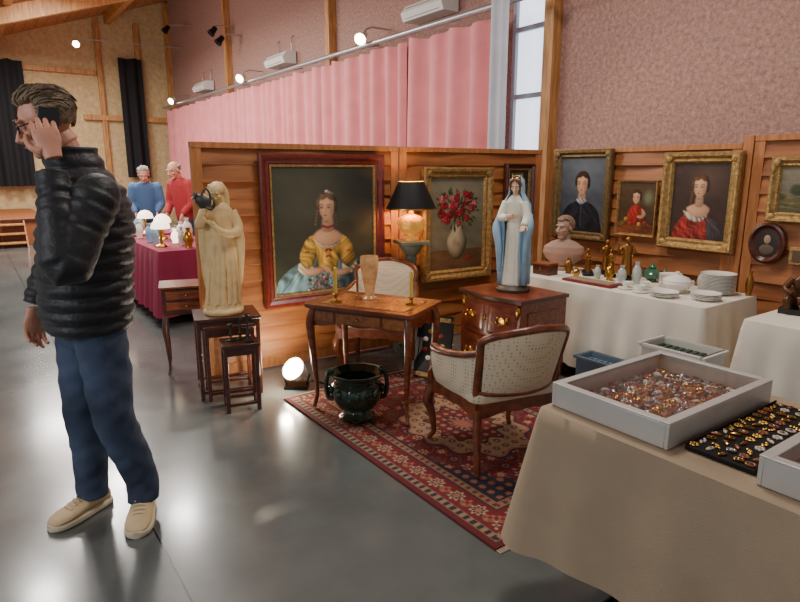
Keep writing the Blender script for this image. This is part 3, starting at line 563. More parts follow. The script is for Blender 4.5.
def armchair(name,loc,rz,H=1.0):
    root=empty(name,loc,rz); bb=B(); w,d=.56,.5; sz=.34
    for sx_ in(-1,1):
        cab_leg(bb,sx_*.25,-.22,sz,sx_*.035,-.035,CHAIRW,.026)
        bb.tube([(sx_*.22,.215,sz),(sx_*.225,.22,.2),(sx_*.232,.25,.004)],[.024,.02,.016],CHAIRW,10,sub=4)
    for a,c in(((-.25,-.24,0),(.25,-.24,0)),((-.22,.22,0),(.22,.22,0)),((-.255,-.23,0),(-.225,.22,0)),((.255,-.23,0),(.225,.22,0))): apron(bb,a,c,sz+.03,.075,CHAIRW,.03,.02)
    zt0=.71*H
    def bk(x,z): return .225+.16*(z-.36)/.5+ -.10*(abs(x)/.25)**2+.03
    path=[]
    for t in np.linspace(0,1,7): x=-.215-.03*t; z=.34+(zt0-.34)*t; path.append(V((x,bk(x,z),z)))
    for t in np.linspace(0,1,13)[1:-1]: x=-.245+.49*t; z=zt0+.015+.055*math.sin(pi*t)**.8; path.append(V((x,bk(x,z),z)))
    for t in np.linspace(1,0,7): x=.215+.03*t; z=.34+(zt0-.34)*t; path.append(V((x,bk(x,z),z)))
    bb.tube(path,.019,CHAIRW,10,sub=2); bb.ell((0,bk(0,zt0+.07)-.01,zt0+.075),(.04,.014,.016),CHAIRW)
    path=[V((x,bk(x,.42),.42)) for x in np.linspace(-.215,.215,9)]; bb.tube(path,.017,CHAIRW,8)
    for q in(-1,1):
        bb.tube([(q*.242,bk(.24,.62)-.01,.635),(q*.27,.12,.6),(q*.29,-.04,.575),(q*.285,-.14,.57),(q*.27,-.165,.555)],[.016,.018,.02,.024,.02],CHAIRW,10,sub=4)
        bb.tube([(q*.283,-.135,.565),(q*.262,-.12,.5),(q*.275,-.19,.42),(q*.262,-.215,.35)],[.018,.017,.02,.022],CHAIRW,10,sub=4)
    bb.build('frame',parent=root)
    u=B(); rs=[]
    for z,k in((.355,.97),(.37,1.0),(.40,1.01),(.425,.97),(.44,.86),(.447,.6),(.45,.2)):
        rs.append([V((x*k,y*k,z)) for x,y in rr(.49,.46,.06,5)])
    u.loft(rs,UPH)
    nx,nz=14,12
    for off,bul in((-.012,-.035),(.010,.02)):
        rows=[]
        for j in range(nz+1):
            t=j/nz; r_=[]
            for i in range(nx+1):
                s_=-1+2*i/nx; hw=.205+.03*t; x=s_*hw; zt=zt0+.01+.05*math.cos(s_*pi/2)**.8; z=.42+(zt-.42)*t
                r_.append(V((x,bk(x,z)+off+bul*(1-s_**4)*(1-(2*t-1)**4),z)))
            rows.append(r_)
        u.loft(rows,UPH,closed=False,caps=False)
    for q in(-1,1):
        for off in(-.012,.012):
            rows=[]
            for j in range(7):
                t=j/6; r_=[]
                for i in range(11):
                    s_=i/10; y=-.15+s_*(.15+.2); zt=.57+.06*s_**2; z=.365+(zt-.365)*t; x=q*(.258+.03*t*(1-s_)-.035*s_**2)+q*off*(1.6*math.sin(pi*t)**.5+.2)
                    if s_==1: x=q*.228
                    r_.append(V((x,y,z)))
                rows.append(r_)
            u.loft(rows,UPH,closed=False,caps=False)
    u.build('upholstery',parent=root,angle=60); return root
armchair('upholstered_armchair',(.50,3.04,RUGZ),math.radians(203),.98)
armchair('upholstered_armchair',(-.16,4.44,0),math.radians(-10),1.02)
ST=mat('grey_green_marble',(80,84,72),.35,col2=(124,126,108),vs=6)
px,py=.09,4.86
bb=B(); bb.box((0,0,.03),(.24,.24,.06),ST); bb.lathe([(0,.06),(.105,.06),(.11,.085),(.08,.1),(.085,.125),(.06,.15),(.055,.2),(.045,.78),(.05,.8),(.045,.82),(.075,.86),(.1,.9),(.1,.915),(0,.915)],ST,n=32); bb.box((0,0,.93),(.24,.24,.03),ST); bb.build('column_pedestal',(px,py,0),.3,bevel=.004)
GL=mat('gilt_lamp_base',(214,160,70),.3,.8,bump=.6,bs=60,em=(255,180,80),es=.35)  # weak emission imitates the bulb's light on the gilt base
SHO=mat('black_lampshade',(16,15,16),.6); SHI=mat('lampshade_lining',(230,180,90),.5,em=(255,190,100),es=1.5)  # lining emission imitates bulb light inside the shade
root=empty('table_lamp',(px,py,.946)); bb=B()
bb.lathe([(0,0),(.06,0),(.06,.02),(.035,.03),(.03,.045),(.075,.07),(.1,.105),(.108,.14),(.095,.18),(.05,.2),(.02,.21),(.02,.225),(.01,.235),(.008,.34),(0,.34)],GL,n=28,mod=lambda t:.08*math.cos(8*t))
bb.build('base',parent=root,angle=60)
bb=B(); n=24
o_=[ring((0,0,z),X3,Y3,r,r,n) for r,z in((.2,.25),(.2,.256),(.105,.46),(.103,.466))]; bb.loft(o_,SHO,caps=False)
bb.loft([ring((0,0,z),X3,Y3,r,r,n) for r,z in((.197,.25),(.102,.466))],SHI,caps=False); bb.loft([ring((0,0,z),X3,Y3,r,r,n) for r,z in((.202,.25),(.201,.26))],BRASS,caps=False)
for k in range(3):
    a=k*2.09; bb.tube([(0,0,.42),(.11*math.cos(a),.11*math.sin(a),.45)],.003,BRASS,5)
bb.tube([(0,0,.33),(0,0,.43)],.004,BRASS,6); bb.build('shade',parent=root)
BG=mat('dark_green_glaze',(16,50,38),.14,var=.5,vs=9,coat=.6)
bb=B(); bb.lathe([(0,0),(.1,0),(.11,.02),(.08,.045),(.075,.06),(.12,.09),(.15,.14),(.158,.19),(.145,.225),(.125,.245),(.13,.265),(.16,.285),(.165,.3),(.15,.3),(.12,.26),(.13,.2),(.1,.1),(0,.08)],BG,n=40,mod=lambda t:.02*math.cos(10*t))
for q in(-1,1): bb.tube([(q*.14,0,.13),(q*.17,0,.14),(q*.185,0,.2),(q*.175,0,.28),(q*.16,0,.315),(q*.145,0,.3)],[.016,.015,.014,.013,.014,.018],BG,9,sub=4); bb.ell((q*.15,0,.31),(.018,.026,.02),BG)
for k in range(8):
    a=k*pi/4; bb.ell((.152*math.cos(a),.152*math.sin(a),.19),(.022,.022,.03),BG,nu=10,nv=6)
for k in range(3): a=k*2.09+.4; bb.ell((.09*math.cos(a),.09*math.sin(a),.014),(.03,.03,.014),BG,nu=8,nv=6)
bb.build('glazed_jardiniere',(-.262,3.45,RUGZ),.1)
bb=B(); bb.M=Matrix.Rotation(math.radians(-12),4,'X'); bb.box((0,0,.235),(.28,.015,.47),BLACK); bb.box((0,-.009,.44),(.28,.008,.03),GOLD); bb.box((0,-.009,.03),(.28,.008,.03),GOLD)
for q in(-1,1): bb.box((q*.128,-.009,.235),(.022,.008,.44),BLACK)
for k in range(9): a=k*.7; bb.ell((.07*math.cos(a),-.009,.25+.11*math.sin(a)),(.022,.004,.018),random.choice([GOLD,PORC,mat('red_enamel_%d'%k,(150,40,40),.4)]),nu=8,nv=5)
bb.build('lacquer_panel',(.22,4.14,RUGZ),math.radians(-30),bevel=.002)
def side_table(bb,w,d,h,mt,strech=True):
    bb.box((0,0,h-.012),(w,d,.024),mt)
    for sx_ in(-1,1):
        for sy_ in(-1,1): bb.box((sx_*(w/2-.02),sy_*(d/2-.02),(h-.024)/2),(.025,.025,h-.024),mt)
    for sy_ in(-1,1): bb.box((0,sy_*(d/2-.02),h-.05),(w-.05,.015,.05),mt); bb.box((0,sy_*(d/2-.02),.05),(w-.05,.016,.02),mt)
    for sx_ in(-1,1): bb.box((sx_*(w/2-.02),0,h-.05),(.015,d-.05,.05),mt); bb.box((sx_*(w/2-.02),0,.05),(.016,d-.05,.02),mt)
NA=math.radians(22)
root=empty('nest_of_tables',(-1.19,3.98,0),NA)
bb=B(); side_table(bb,.42,.34,.555,DARKW); bb.build('large_table',parent=root,bevel=.003)
bb=B(); bb.M=Matrix.Translation((.0,-.07,0)); side_table(bb,.33,.28,.51,DARKW); bb.build('medium_table',parent=root,bevel=.003)
bb=B(); side_table(bb,.23,.2,.445,DARKW); bb.build('nesting_table',(-1.02,3.66,0),NA,bevel=.003)
PEW=mat('pewter',(60,64,54),.35,.8)
for i,(x,y,hh) in enumerate(((-1.07,3.66,.11),(-1.02,3.69,.15),(-.96,3.65,.18))): candle('pewter_candlestick',(x,y,.446),hh,.004,PEW,wax=False)
bb=B(); bb.box((0,0,.56),(.34,.28,.19),DARKW); bb.box((0,0,.668),(.37,.31,.016),MAHO)
for z in(.61,.53): bb.box((0,-.142,z),(.28,.008,.06),MAHO); bb.ell((0,-.152,z),(.011,.011,.011),BRASS)
for sx_ in(-1,1):
    for sy_ in(-1,1): cab_leg(bb,sx_*.15,sy_*.12,.47,sx_*.02,sy_*.02,DARKW,.018)
bb.build('bedside_cabinet',(-1.61,4.42,0),math.radians(20),bevel=.003)
# floor spotlight
HAL=mat('halogen_glass',(255,250,235),.3,em=(255,240,215),es=60)
bb=B(); bb.box((0,0,.01),(.16,.12,.02),BLACKM)
for q in(-1,1): bb.tube([(q*.07,0,.02),(q*.095,0,.1)],.006,BLACKM,6)
ax=V((-.35,-.62,.55)).normalized(); bb.lathe([(0,-.07),(.05,-.07),(.075,.0),(.085,.045),(.075,.045),(0,.02)],WHITE,(0,0,.12),20,ax=ax); bb.lathe([(0,.03),(.076,.04),(.06,.055),(0,.062)],HAL,(0,0,.12),20,ax=ax)
bb.tube([(0,.05,.01),(.1,.12,.006),(.25,.02,.006),(.4,.1,.006)],.005,BLACK,6,sub=4)
bb.build('floor_spotlight',(-.73,4.02,0),.0)
# ------------------------------------------------------------ heads / statues
def head_parts(bb,M4,mt,hair=None,s=1.0,ears=True,neck=.09):
    old=bb.M; bb.M=old@M4@Matrix.Scale(s,4)
    bb.ell((0,-.012,.03),(.074,.093,.082),mt); bb.ell((0,.022,-.035),(.058,.066,.078),mt); bb.ell((0,.062,-.093),(.030,.026,.024),mt)
    bb.ell((0,.03,-.082),(.046,.05,.03),mt)
    bb.tube([(0,.082,.02),(0,.098,-.008),(0,.112,-.032),(0,.098,-.044)],[.009,.010,.014,.008],mt,8); 
    for q in(-1,1): bb.ell((q*.012,.094,-.036),(.009,.01,.008),mt,nu=8,nv=6); bb.ell((q*.037,.062,-.022),(.024,.024,.02),mt,nu=10,nv=8); bb.ell((q*.028,.08,.03),(.026,.013,.008),mt,nu=10,nv=6)
    if ears:
        for q in(-1,1): bb.ell((q*.077,-.008,-.005),(.008,.018,.03),mt,Matrix.Rotation(q*.35,3,'Z'),10,8)
    bb.ell((0,.088,-.058),(.022,.011,.006),mt,nu=10,nv=6); bb.ell((0,.086,-.068),(.019,.011,.006),mt,nu=10,nv=6)
    bb.tube([(0,-.02,-.05),(0,-.03,-.05-neck)],[.052,.056],mt,16)
    bb.M=old
def hfr(f,up=V((0,0,1))):
    y=V(f).normalized(); x=y.cross(up).normalized(); z=x.cross(y); m=Matrix.Identity(4)
    for i in range(3): m[i][0]=x[i]; m[i][1]=y[i]; m[i][2]=z[i]
    return m
def fold(k,a,ph=0): return lambda t: a*math.cos(k*t+ph)+a*.5*math.cos((k*2-3)*t+ph*2)
MW=mat('painted_white_robe',(240,236,218),.5,var=.04,vs=20); MB=mat('pale_blue_mantle',(150,186,212),.5,var=.12,vs=10); SKP=mat('painted_flesh',(226,186,156),.5)
root=empty('virgin_mary_statue',(cc.x+.0,cc.y,CTOP),math.radians(-30))
bb=B(); bb.lathe([(0,0),(.115,0),(.118,.02),(.1,.032),(.09,.045),(0,.045)],mat('dark_statue_base',(74,62,48),.5),n=32); bb.ell((0,0,.045),(.085,.075,.03),mat('cloud_base',(180,180,170),.6)); bb.build('base',parent=root)
bb=B(); rs=[]
for z,a,b_,fa in((.045,.088,.08,.05),(.12,.08,.07,.05),(.25,.072,.06,.045),(.38,.066,.053,.035),(.46,.056,.045,.02),(.54,.064,.048,.01),(.60,.07,.045,0),(.635,.045,.035,0),(.65,.022,.022,0)): rs.append(ring((0,0,z),X3,Y3,a,b_,60,fold(14,fa,z*2)))
bb.loft(rs,MW)
bb.tube([(-.06,-.02,.6),(-.085,-.04,.5),(-.03,-.075,.5)],[.026,.028,.022],MW,12,sub=4); bb.tube([(.06,-.02,.6),(.09,-.035,.5),(.085,-.08,.45)],[.026,.028,.024],MW,12,sub=4)
bb.build('robe',parent=root,remesh=.004,smooth=2)
bb=B(); 
def arc(z,a,b_,op,cy=0,k=13,fa=.06,n=56,r=0):
    out=[]
    for i in range(n+1):
        t=-pi/2+op+(2*pi-2*op)*i/n; f=1+fa*math.cos(k*t+z*3); out.append(V((a*f*math.cos(t),cy+b_*f*math.sin(t),z+r*math.sin(t))))
    return out
rs=[arc(z,a,b_,op,cy,fa=fa) for z,a,b_,op,cy,fa in((.05,.1,.095,.65,.01,.07),(.15,.102,.09,.6,.01,.07),(.3,.1,.082,.5,.01,.06),(.42,.1,.075,.5,.01,.05),(.5,.1,.07,.7,.01,.03),(.58,.092,.062,.85,.01,.015),(.63,.06,.052,.9,.01,0),(.655,.047,.05,.85,.008,0),(.70,.046,.052,.9,.006,0),(.74,.04,.046,1.0,.006,0),(.762,.02,.024,1.0,.006,0),(.766,.004,.005,1.0,.0,0))]
bb.loft(rs,MB,closed=False,caps=False); bb.build('mantle',parent=root,solid=.006,angle=80)
bb=B(); bb.tube([(-.1,-.01,.52),(-.11,-.05,.42),(-.085,-.07,.3),(-.08,-.07,.14)],[.02,.03,.022,.012],MB,12,sub=4); bb.tube([(.1,-.01,.52),(.115,-.05,.44),(.1,-.06,.33),(.09,-.06,.2)],[.02,.028,.02,.01],MB,12,sub=4); bb.build('mantle_drape',parent=root)
bb=B(); head_parts(bb,Matrix.Translation((0,-.008,.70))@hfr((.1,-1,-.25)),SKP,s=.46,ears=False,neck=.13); bb.build('head',parent=root,remesh=.0025,smooth=2)
bb=B(); HRB=mat('statue_hair_brown',(110,74,44),.6)
for q in(-1,1): bb.tube([(q*.004,-.045,.742),(q*.028,-.035,.728),(q*.036,-.016,.69),(q*.034,-.02,.65)],[.008,.011,.011,.006],HRB,8,sub=3)
for k in range(7):
    a=k*.5-1.5; bb.tube([(.032*math.sin(a),.006-.036*math.cos(a),.752),(.036*math.sin(a),.006-.04*math.cos(a),.785)],[.004,.001],BRASS,5)
bb.tube([(.033*math.sin(a),.006-.036*math.cos(a),.752) for a in np.linspace(0,6.28,17)],.003,BRASS,6); bb.ell((-.012,-.052,.705),(.003,.002,.002),BLACK,nu=6,nv=4); bb.ell((.016,-.05,.705),(.003,.002,.002),BLACK,nu=6,nv=4)
bb.build('hair_and_crown',parent=root)
def mini_hand(bb,c,d,n,mt,s=.45):
    c,d,n=V(c),V(d).normalized(),V(n).normalized(); sd=d.cross(n).normalized()
    m=Matrix((sd,d,n)).transposed(); bb.ell(c+d*.04*s,(.04*s,.05*s,.014*s),mt,m,10,8)
    for i,(o,L_) in enumerate(((-.028,.055),(-.01,.07),(.01,.075),(.028,.066))): q=c+d*.08*s+sd*o*s; bb.tube([q,q+d*L_*.5*s+n*.004*s,q+d*L_*s+n*.018*s],[.0095*s,.009*s,.007*s],mt,6)
    q=c+d*.02*s-sd*.035*s; bb.tube([q,q+(d*.6-sd*.6)*.05*s,q+(d-sd*.4)*.08*s],[.012*s,.01*s,.008*s],mt,6)
bb=B(); mini_hand(bb,(-.03,-.078,.5),(1,-.1,.25),(0,1,0),SKP); mini_hand(bb,(.085,-.085,.45),(.1,-.7,-.5),(0,-.4,.9),SKP); bb.build('hands',parent=root)
root=empty('woman_with_jug_statue',(-1.2,3.98,.5555),math.radians(20))
bb=B(); rs=[]
for z,cx,a,b_,fa in((.03,0,.125,.11,.05),(.1,0,.11,.10,.06),(.25,.005,.1,.088,.055),(.4,.012,.1,.08,.04),(.5,.014,.088,.07,.03),(.58,.008,.085,.066,.02),(.65,0,.098,.066,.01),(.70,0,.09,.055,0),(.73,0,.05,.04,0)): rs.append(ring((cx,0,z),X3,Y3,a,b_,72,fold(12,fa,z*3)))
bb.loft(rs,CREAMS); bb.lathe([(0,0),(.13,0),(.135,.02),(.125,.035),(0,.04)],CREAMS,n=32)
bb.tube([(-.085,-.0,.68),(-.12,-.05,.6),(-.1,-.1,.66),(-.075,-.11,.72)],[.034,.032,.025,.018],CREAMS,12,sub=4)
bb.tube([(.09,0,.68),(.125,-.03,.57),(.07,-.09,.54),(-.01,-.105,.57),(-.05,-.1,.62)],[.034,.034,.028,.022,.018],CREAMS,12,sub=4)
bb.tube([(.1,.0,.64),(.13,-.01,.5),(.12,0,.3),(.1,0,.12)],[.03,.035,.03,.02],CREAMS,12,sub=4); bb.tube([(-.06,.03,.7),(-.09,.05,.55),(-.09,.05,.3),(-.08,.03,.1)],[.04,.04,.035,.02],CREAMS,12,sub=4)
for k in range(7): a=-1.0+k*.33; bb.tube([(.02+.06*math.sin(a),-.062*math.cos(a),.5),(.01+.1*math.sin(a),-.085*math.cos(a),.3),(.12*math.sin(a),-.1*math.cos(a),.07)],[.007,.013,.014],CREAMS,8,sub=3)
head_parts(bb,Matrix.Translation((.0,-.03,.80))@hfr((-.35,-1,-.45)),CREAMS,s=.55,ears=False,neck=.16)
bb.ell((.005,.0,.825),(.052,.056,.05),CREAMS); bb.tube([(.02,.01,.86),(.045,.03,.8),(.05,.04,.72),(.05,.05,.6)],[.025,.035,.035,.02],CREAMS,12,sub=3); bb.tube([(-.03,.01,.85),(-.045,.03,.79),(-.05,.03,.7)],[.02,.025,.02],CREAMS,12,sub=3)
mini_hand(bb,(-.075,-.11,.71),(.0,-.3,1),(0.3,1,0),CREAMS,.6); mini_hand(bb,(-.03,-.105,.6),(-.8,-.1,.4),(0,.3,1),CREAMS,.6)
bb.build('figure',parent=root,remesh=.0042,smooth=3)
PJ=mat('pewter_jug',(66,64,64),.5,.4)
bb=B(); bb.lathe([(0,-.07),(.025,-.07),(.045,-.03),(.05,.0),(.035,.04),(.018,.055),(.026,.075),(.02,.075),(0,.06)],PJ,(-.085,-.1,.75),20,ax=(-.75,-.2,.5)); bb.tube([(-.1,-.12,.80),(-.07,-.13,.83),(-.045,-.12,.79),(-.055,-.11,.75)],.006,PJ,8,sub=4); bb.build('jug',parent=root)
# ------------------------------------------------------------ cloth tables
def cloth_table(name,c,rz,w,d,h,hang,mt,flare=.05,amp=.02,per=.22,legs=True,seed=0,cf=.05):
    root=empty(name,c,rz); rnd=random.Random(seed); bb=B()
    out=[]; r=.02
    for p_ in rr(w,d,r,4): out.append(V((p_[0],p_[1],0)))
    dense=[]
    for i in range(len(out)):
        a,b_=out[i],out[(i+1)%len(out)]; n=max(1,int((b_-a).length/.02))
        for k in range(n): dense.append(a.lerp(b_,k/n))
    N=len(dense); rings=[]; per_=[0]
    for i in range(N-1): per_.append(per_[-1]+(dense[i+1]-dense[i]).length)
    nr=[]
    for i in range(N): t=(dense[(i+1)%N]-dense[i-1]).normalized(); nr.append(V((t.y,-t.x,0)))
    ph=[rnd.uniform(0,6) for _ in range(3)]
    rings.append([p_*.02+V((0,0,h)) for p_ in dense]); rings.append([p_*.97+V((0,0,h)) for p_ in dense]); rings.append([p_+V((0,0,h-.001)) for p_ in dense])
    for j in range(1,13):
        t=j/12; row=[]
        for i in range(N):
            s=per_[i]; q=dense[i]; cd=math.hypot(w/2-abs(q.x),d/2-abs(q.y)); cw=math.exp(-(cd/.12)**2)
            f=t*flare+.004+amp*t**.8*(math.sin(2*pi*s/per+ph[0]+.8*math.sin(s*3+ph[1]))+.5*math.sin(2*pi*s/per*.37+ph[2]))*(1-cw)+amp*t+cf*cw*t
            row.append(q+nr[i]*f+V((0,0,h-.002-(h-hang)*t-.02*cw*t)))
        rings.append(row)
    bb.loft(rings,mt,caps=False); bb.build('cloth',parent=root,angle=70)
    l=B(); l.box((0,0,h-.018),(w-.02,d-.02,.024),BLACKM)
    for q in(-1,1):
        x=q*(w/2-.22); l.tube([(x,-d/2+.08,h-.03),(x,-d/2+.08,.35),(x,0,.3)],.014,BLACKM,8); l.tube([(x,d/2-.08,h-.03),(x,d/2-.08,.35),(x,0,.3)],.014,BLACKM,8)
        l.tube([(x,0,.3),(x,0,.03)],.018,BLACKM,8); l.tube([(x,-d/2+.03,.015),(x,-d/4,.03),(x,d/4,.03),(x,d/2-.03,.015)],.015,BLACKM,8)
    l.build('trestle',parent=root); return root
LINEN=mat('beige_linen',(164,145,120),.9,var=.06,vs=6,bump=.35,bs=500); WLIN=mat('white_tablecloth',(226,218,202),.85,var=.05,vs=5); MAG=mat('magenta_tablecloth',(140,34,66),.85,var=.1,vs=5)
FT=.72; F0=V((.466,1.90,0)); fc=F0+DW*.9+NW*.38
cloth_table('draped_display_table',(fc.x,fc.y,0),TH,1.8,.76,FT,.25,LINEN,.05,.012,.3,seed=2,cf=.05)
def onF(a,n,z=0): q=V((.476,1.92,0))+DW*a+NW*n; return V((q.x,q.y,FT+.002+z))
GLS,nt,b=newmat('thin_glass'); nt.nodes.remove(b); tr=nt.nodes.new('ShaderNodeBsdfTransparent'); gl=nt.nodes.new('ShaderNodeBsdfGlossy'); gl.inputs['Roughness'].default_value=.05; mx=nt.nodes.new('ShaderNodeMixShader'); mx.inputs[0].default_value=.12; nt.links.new(tr.outputs[0],mx.inputs[1]); nt.links.new(gl.outputs[0],mx.inputs[2]); nt.links.new(mx.outputs[0],nt.nodes['Material Output'].inputs[0])
ALU=mat('brushed_aluminium',(200,198,192),.4,.35,var=.05); FELT=mat('case_lining',(120,88,66),.9); VEL=mat('black_velvet',(20,16,16),.95)
JW=[BRASS,mat('red_beads',(110,32,28),.3),mat('silver_trinket',(170,170,174),.25,.9),mat('amber_beads',(150,86,46),.3),mat('pearl',(210,196,180),.3),mat('teal_enamel',(60,90,90),.3),mat('copper_trinket',(140,84,60),.3,.8),mat('dark_beads',(50,36,32),.3)]
def trinkets(bb,w,d,z,n,big=1):
    for _ in range(n):
        x,y=random.uniform(-w/2,w/2),random.uniform(-d/2,d/2); k=random.random(); mt=random.choice(JW); s=random.uniform(.7,1.3)*big
        if k<.35:
            r=.014*s; bb.tube([(x+r*math.cos(a),y+r*math.sin(a),z+.004) for a in np.linspace(0,6.28,11)],.003*s,mt,5)
        elif k<.6: bb.ell((x,y,z+.006),(.012*s,.007*s,.006),mt,Matrix.Rotation(random.uniform(0,3),3,'Z'),8,5)
        elif k<.72: bb.box((x,y,z+.006),(.024*s,.014*s,.008),mt,Matrix.Rotation(random.uniform(0,3),3,'Z'))
        else:
            a=random.uniform(0,6.28)
            for i in range(9):
                q=(x+.009*i*math.cos(a+i*.25),y+.009*i*math.sin(a+i*.25),z+.006)
                if abs(q[0])<w/2 and abs(q[1])<d/2: bb.ell(q,(.0052*s,.0052*s,.005*s),mt,nu=6,nv=4)
def case(name,c,w,d,h=.075,n=220):
    root=empty(name,c,TH); bb=B(); bb.box((0,0,.006),(w-.01,d-.01,.01),FELT)
    for q in(-1,1): bb.box((q*(w/2-.006),0,h/2),(.012,d,h),ALU); bb.box((0,q*(d/2-.006),h/2),(w-.024,.012,h),ALU)
    for q in(-1,1): bb.box((q*(w/2-.014),0,h+.003),(.03,d,.006),ALU); bb.box((0,q*(d/2-.014),h+.003),(w-.056,.03,.006),ALU)
    bb.build('case',parent=root,bevel=.002)
    g=B(); g.box((0,0,h+.001),(w-.05,d-.05,.002),GLS); g.build('glass_lid',parent=root)
    t=B(); trinkets(t,w-.06,d-.06,.012,n,1.25)
    for k in range(int(n/6)):
        x,y=random.uniform(-w*.4,w*.4),random.uniform(-d*.42,d*.42); t.ell((x,y,.022),(.02,.012,.012),random.choice(JW),Matrix.Rotation(k,3,'Z'),8,5)
    t.build('trinkets',parent=root); return root
q=onF(.235,.345); case('jewellery_display_case',q,.42,.63,n=520)
q=onF(.86,.34); case('jewellery_display_case',q,.36,.60,n=160)
q=onF(.565,.36); root=empty('velvet_jewellery_tray',q,TH); bb=B(); bb.box((0,0,.006),(.19,.56,.012),VEL)
for k in(-1,1): bb.box((k*.094,0,.01),(.004,.56,.02),VEL)
bb.build('tray',parent=root,bevel=.001)
bb=B()
for i in range(14):
    for j in range(5):
        x,y=-.076+j*.038+random.uniform(-.005,.005),-.255+i*.039+random.uniform(-.005,.005); k=random.random(); mt=random.choice([BRASS,BRASS,BRASS,JW[2],JW[4],JW[3]]); R2=Matrix.Rotation(random.uniform(0,3),3,'Z')
        if k<.35: bb.tube([(x+.012*math.cos(a),y+.009*math.sin(a),.017) for a in np.linspace(0,6.28,13)],.0028,mt,6); bb.ell((x,y,.018),(.005,.005,.004),random.choice(JW),nu=8,nv=5)
        elif k<.6: 
            for a in range(6): bb.ell((x+.009*math.cos(a),y+.009*math.sin(a),.016),(.006,.005,.004),mt,nu=6,nv=4)
        elif k<.8: bb.ell((x,y,.016),(.017,.006,.005),mt,R2,8,5); bb.ell((x,y,.019),(.005,.005,.004),random.choice(JW),nu=6,nv=4)
        else:
            for a in range(5): v_=R2@V((-.014+.007*a,.004*math.sin(a*2),0)); bb.ell((x+v_.x,y+v_.y,.016),(.0045,.0045,.004),mt,nu=6,nv=4)
bb.build('brooches',parent=root)
# back white table
A=V((1.80,3.46,0)); Lb,Db=1.72,.66; bc=A-DW*(Lb/2)+NW*(Db/2); BT=.70
cloth_table('white_draped_table',(bc.x,bc.y,0),TH,Lb,Db,BT,.12,WLIN,.03,.02,.2,seed=4,cf=.02)
def onB(a,n,z=0): q=A-DW*a+NW*n; return V((q.x,q.y,BT+.002+z))
A2=V((1.86,3.22,0)); sc2=A2+DW*.68+NW*.32
cloth_table('white_draped_table',(sc2.x,sc2.y,0),TH,1.3,.62,BT,.1,WLIN,.03,.02,.2,seed=5,cf=.03)
def plates(name,c,r,n,mt=PORC):
    bb=B()
    for i in range(n): z=i*.009; bb.lathe([(0,z),(r*.6,z),(r*.65,z+.003),(r,z+.016),(r,z+.019),(r*.62,z+.008),(0,z+.006)],mt,n=32)
    bb.build(name,c)
def onb(name,fn,a,n,rz=0): 
    bb=B(); fn(bb); return bb.build(name,onB(a,n),rz)
plates('stack_of_plates',onB(.18,.50),.105,14); plates('stack_of_plates',onB(.12,.24),.09,4); plates('stack_of_plates',onB(.50,.47),.075,9); plates('stack_of_plates',onB(.33,.12),.09,3)
def tureen(bb): bb.lathe([(0,0),(.05,0),(.045,.012),(.08,.03),(.095,.06),(.09,.075),(.092,.08),(.07,.1),(.03,.115),(.012,.12),(.016,.135),(0,.14)],PORC,n=32); [bb.tube([(q*.085,0,.065),(q*.112,0,.07),(q*.108,0,.045),(q*.085,0,.04)],.006,PORC,7,sub=3) for q in(-1,1)]
onb('porcelain_tureen',tureen,.37,.33)
def cup(bb): bb.lathe([(0,0),(.05,.002),(.055,.01),(.02,.012),(.02,.02),(.034,.05),(.032,.05),(.018,.022),(0,.02)],PORC,n=20); bb.tube([(.03,0,.045),(.05,0,.04),(.045,0,.025),(.026,0,.028)],.003,PORC,6,sub=3)
for a,n in((.5,.12),(.56,.26),(.63,.15)): onb('tea_cup',cup,a,n)
GRG=mat('green_glass',(60,110,84),.1,coat=.6)
def gpot(bb): bb.lathe([(0,0),(.035,0),(.03,.012),(.06,.03),(.07,.06),(.05,.085),(.025,.095),(.03,.105),(.012,.12),(.008,.14),(0,.145)],GRG,n=24); bb.tube([(.06,0,.05),(.09,0,.07),(.1,0,.1)],[.012,.008,.006],GRG,8,sub=3); bb.tube([(-.06,0,.08),(-.095,0,.075),(-.09,0,.04),(-.06,0,.04)],.005,GRG,6,sub=3)
onb('green_glass_teapot',gpot,.69,.55)
BRZ=mat('gilt_bronze',(150,104,50),.35,.85,bump=.4,bs=50); CLR=mat('pale_glass',(180,186,180),.08,coat=.6)
def fig(mt,h):
    def f(bb):
        bb.lathe([(0,0),(.045,0),(.045,.02),(.03,.03),(0,.03)],BLACK,n=20)
        bb.loft([ring((0,0,z*h),X3,Y3,a*h,b_*h,16,fold(6,.05)) for z,a,b_ in((.12,.13,.12),(.35,.11,.1),(.55,.09,.07),(.7,.12,.08),(.78,.1,.07),(.82,.04,.04))],mt)
        bb.ell((0,-.01*h,.9*h),(.06*h,.07*h,.08*h),mt); bb.tube([(.1*h,0,.74*h),(.17*h,-.05*h,.62*h),(.08*h,-.12*h,.6*h)],[.035*h,.03*h,.022*h],mt,8,sub=3); bb.tube([(-.1*h,0,.74*h),(-.2*h,-.02*h,.66*h),(-.2*h,-.08*h,.82*h)],[.035*h,.03*h,.022*h],mt,8,sub=3)
    return f
for i,(a,n,mt,h_) in enumerate(((.98,.46,BRZ,.22),(.91,.55,BRZ,.26),(.84,.45,BRZ,.33),(1.08,.54,BRZ,.28),(1.12,.38,BRZ,.16),(1.2,.47,BRZ,.2))): onb('bronze_figurine',fig(mt,h_),a,n,TH+.4*i)
def vase(mt,h,r): return lambda bb: bb.lathe([(0,0),(r*.7,0),(r*.6,.08*h),(r,.4*h),(r*.8,.7*h),(r*.35,.85*h),(r*.5,h),(r*.4,h),(r*.25,.85*h),(0,.5*h)],mt,n=24)
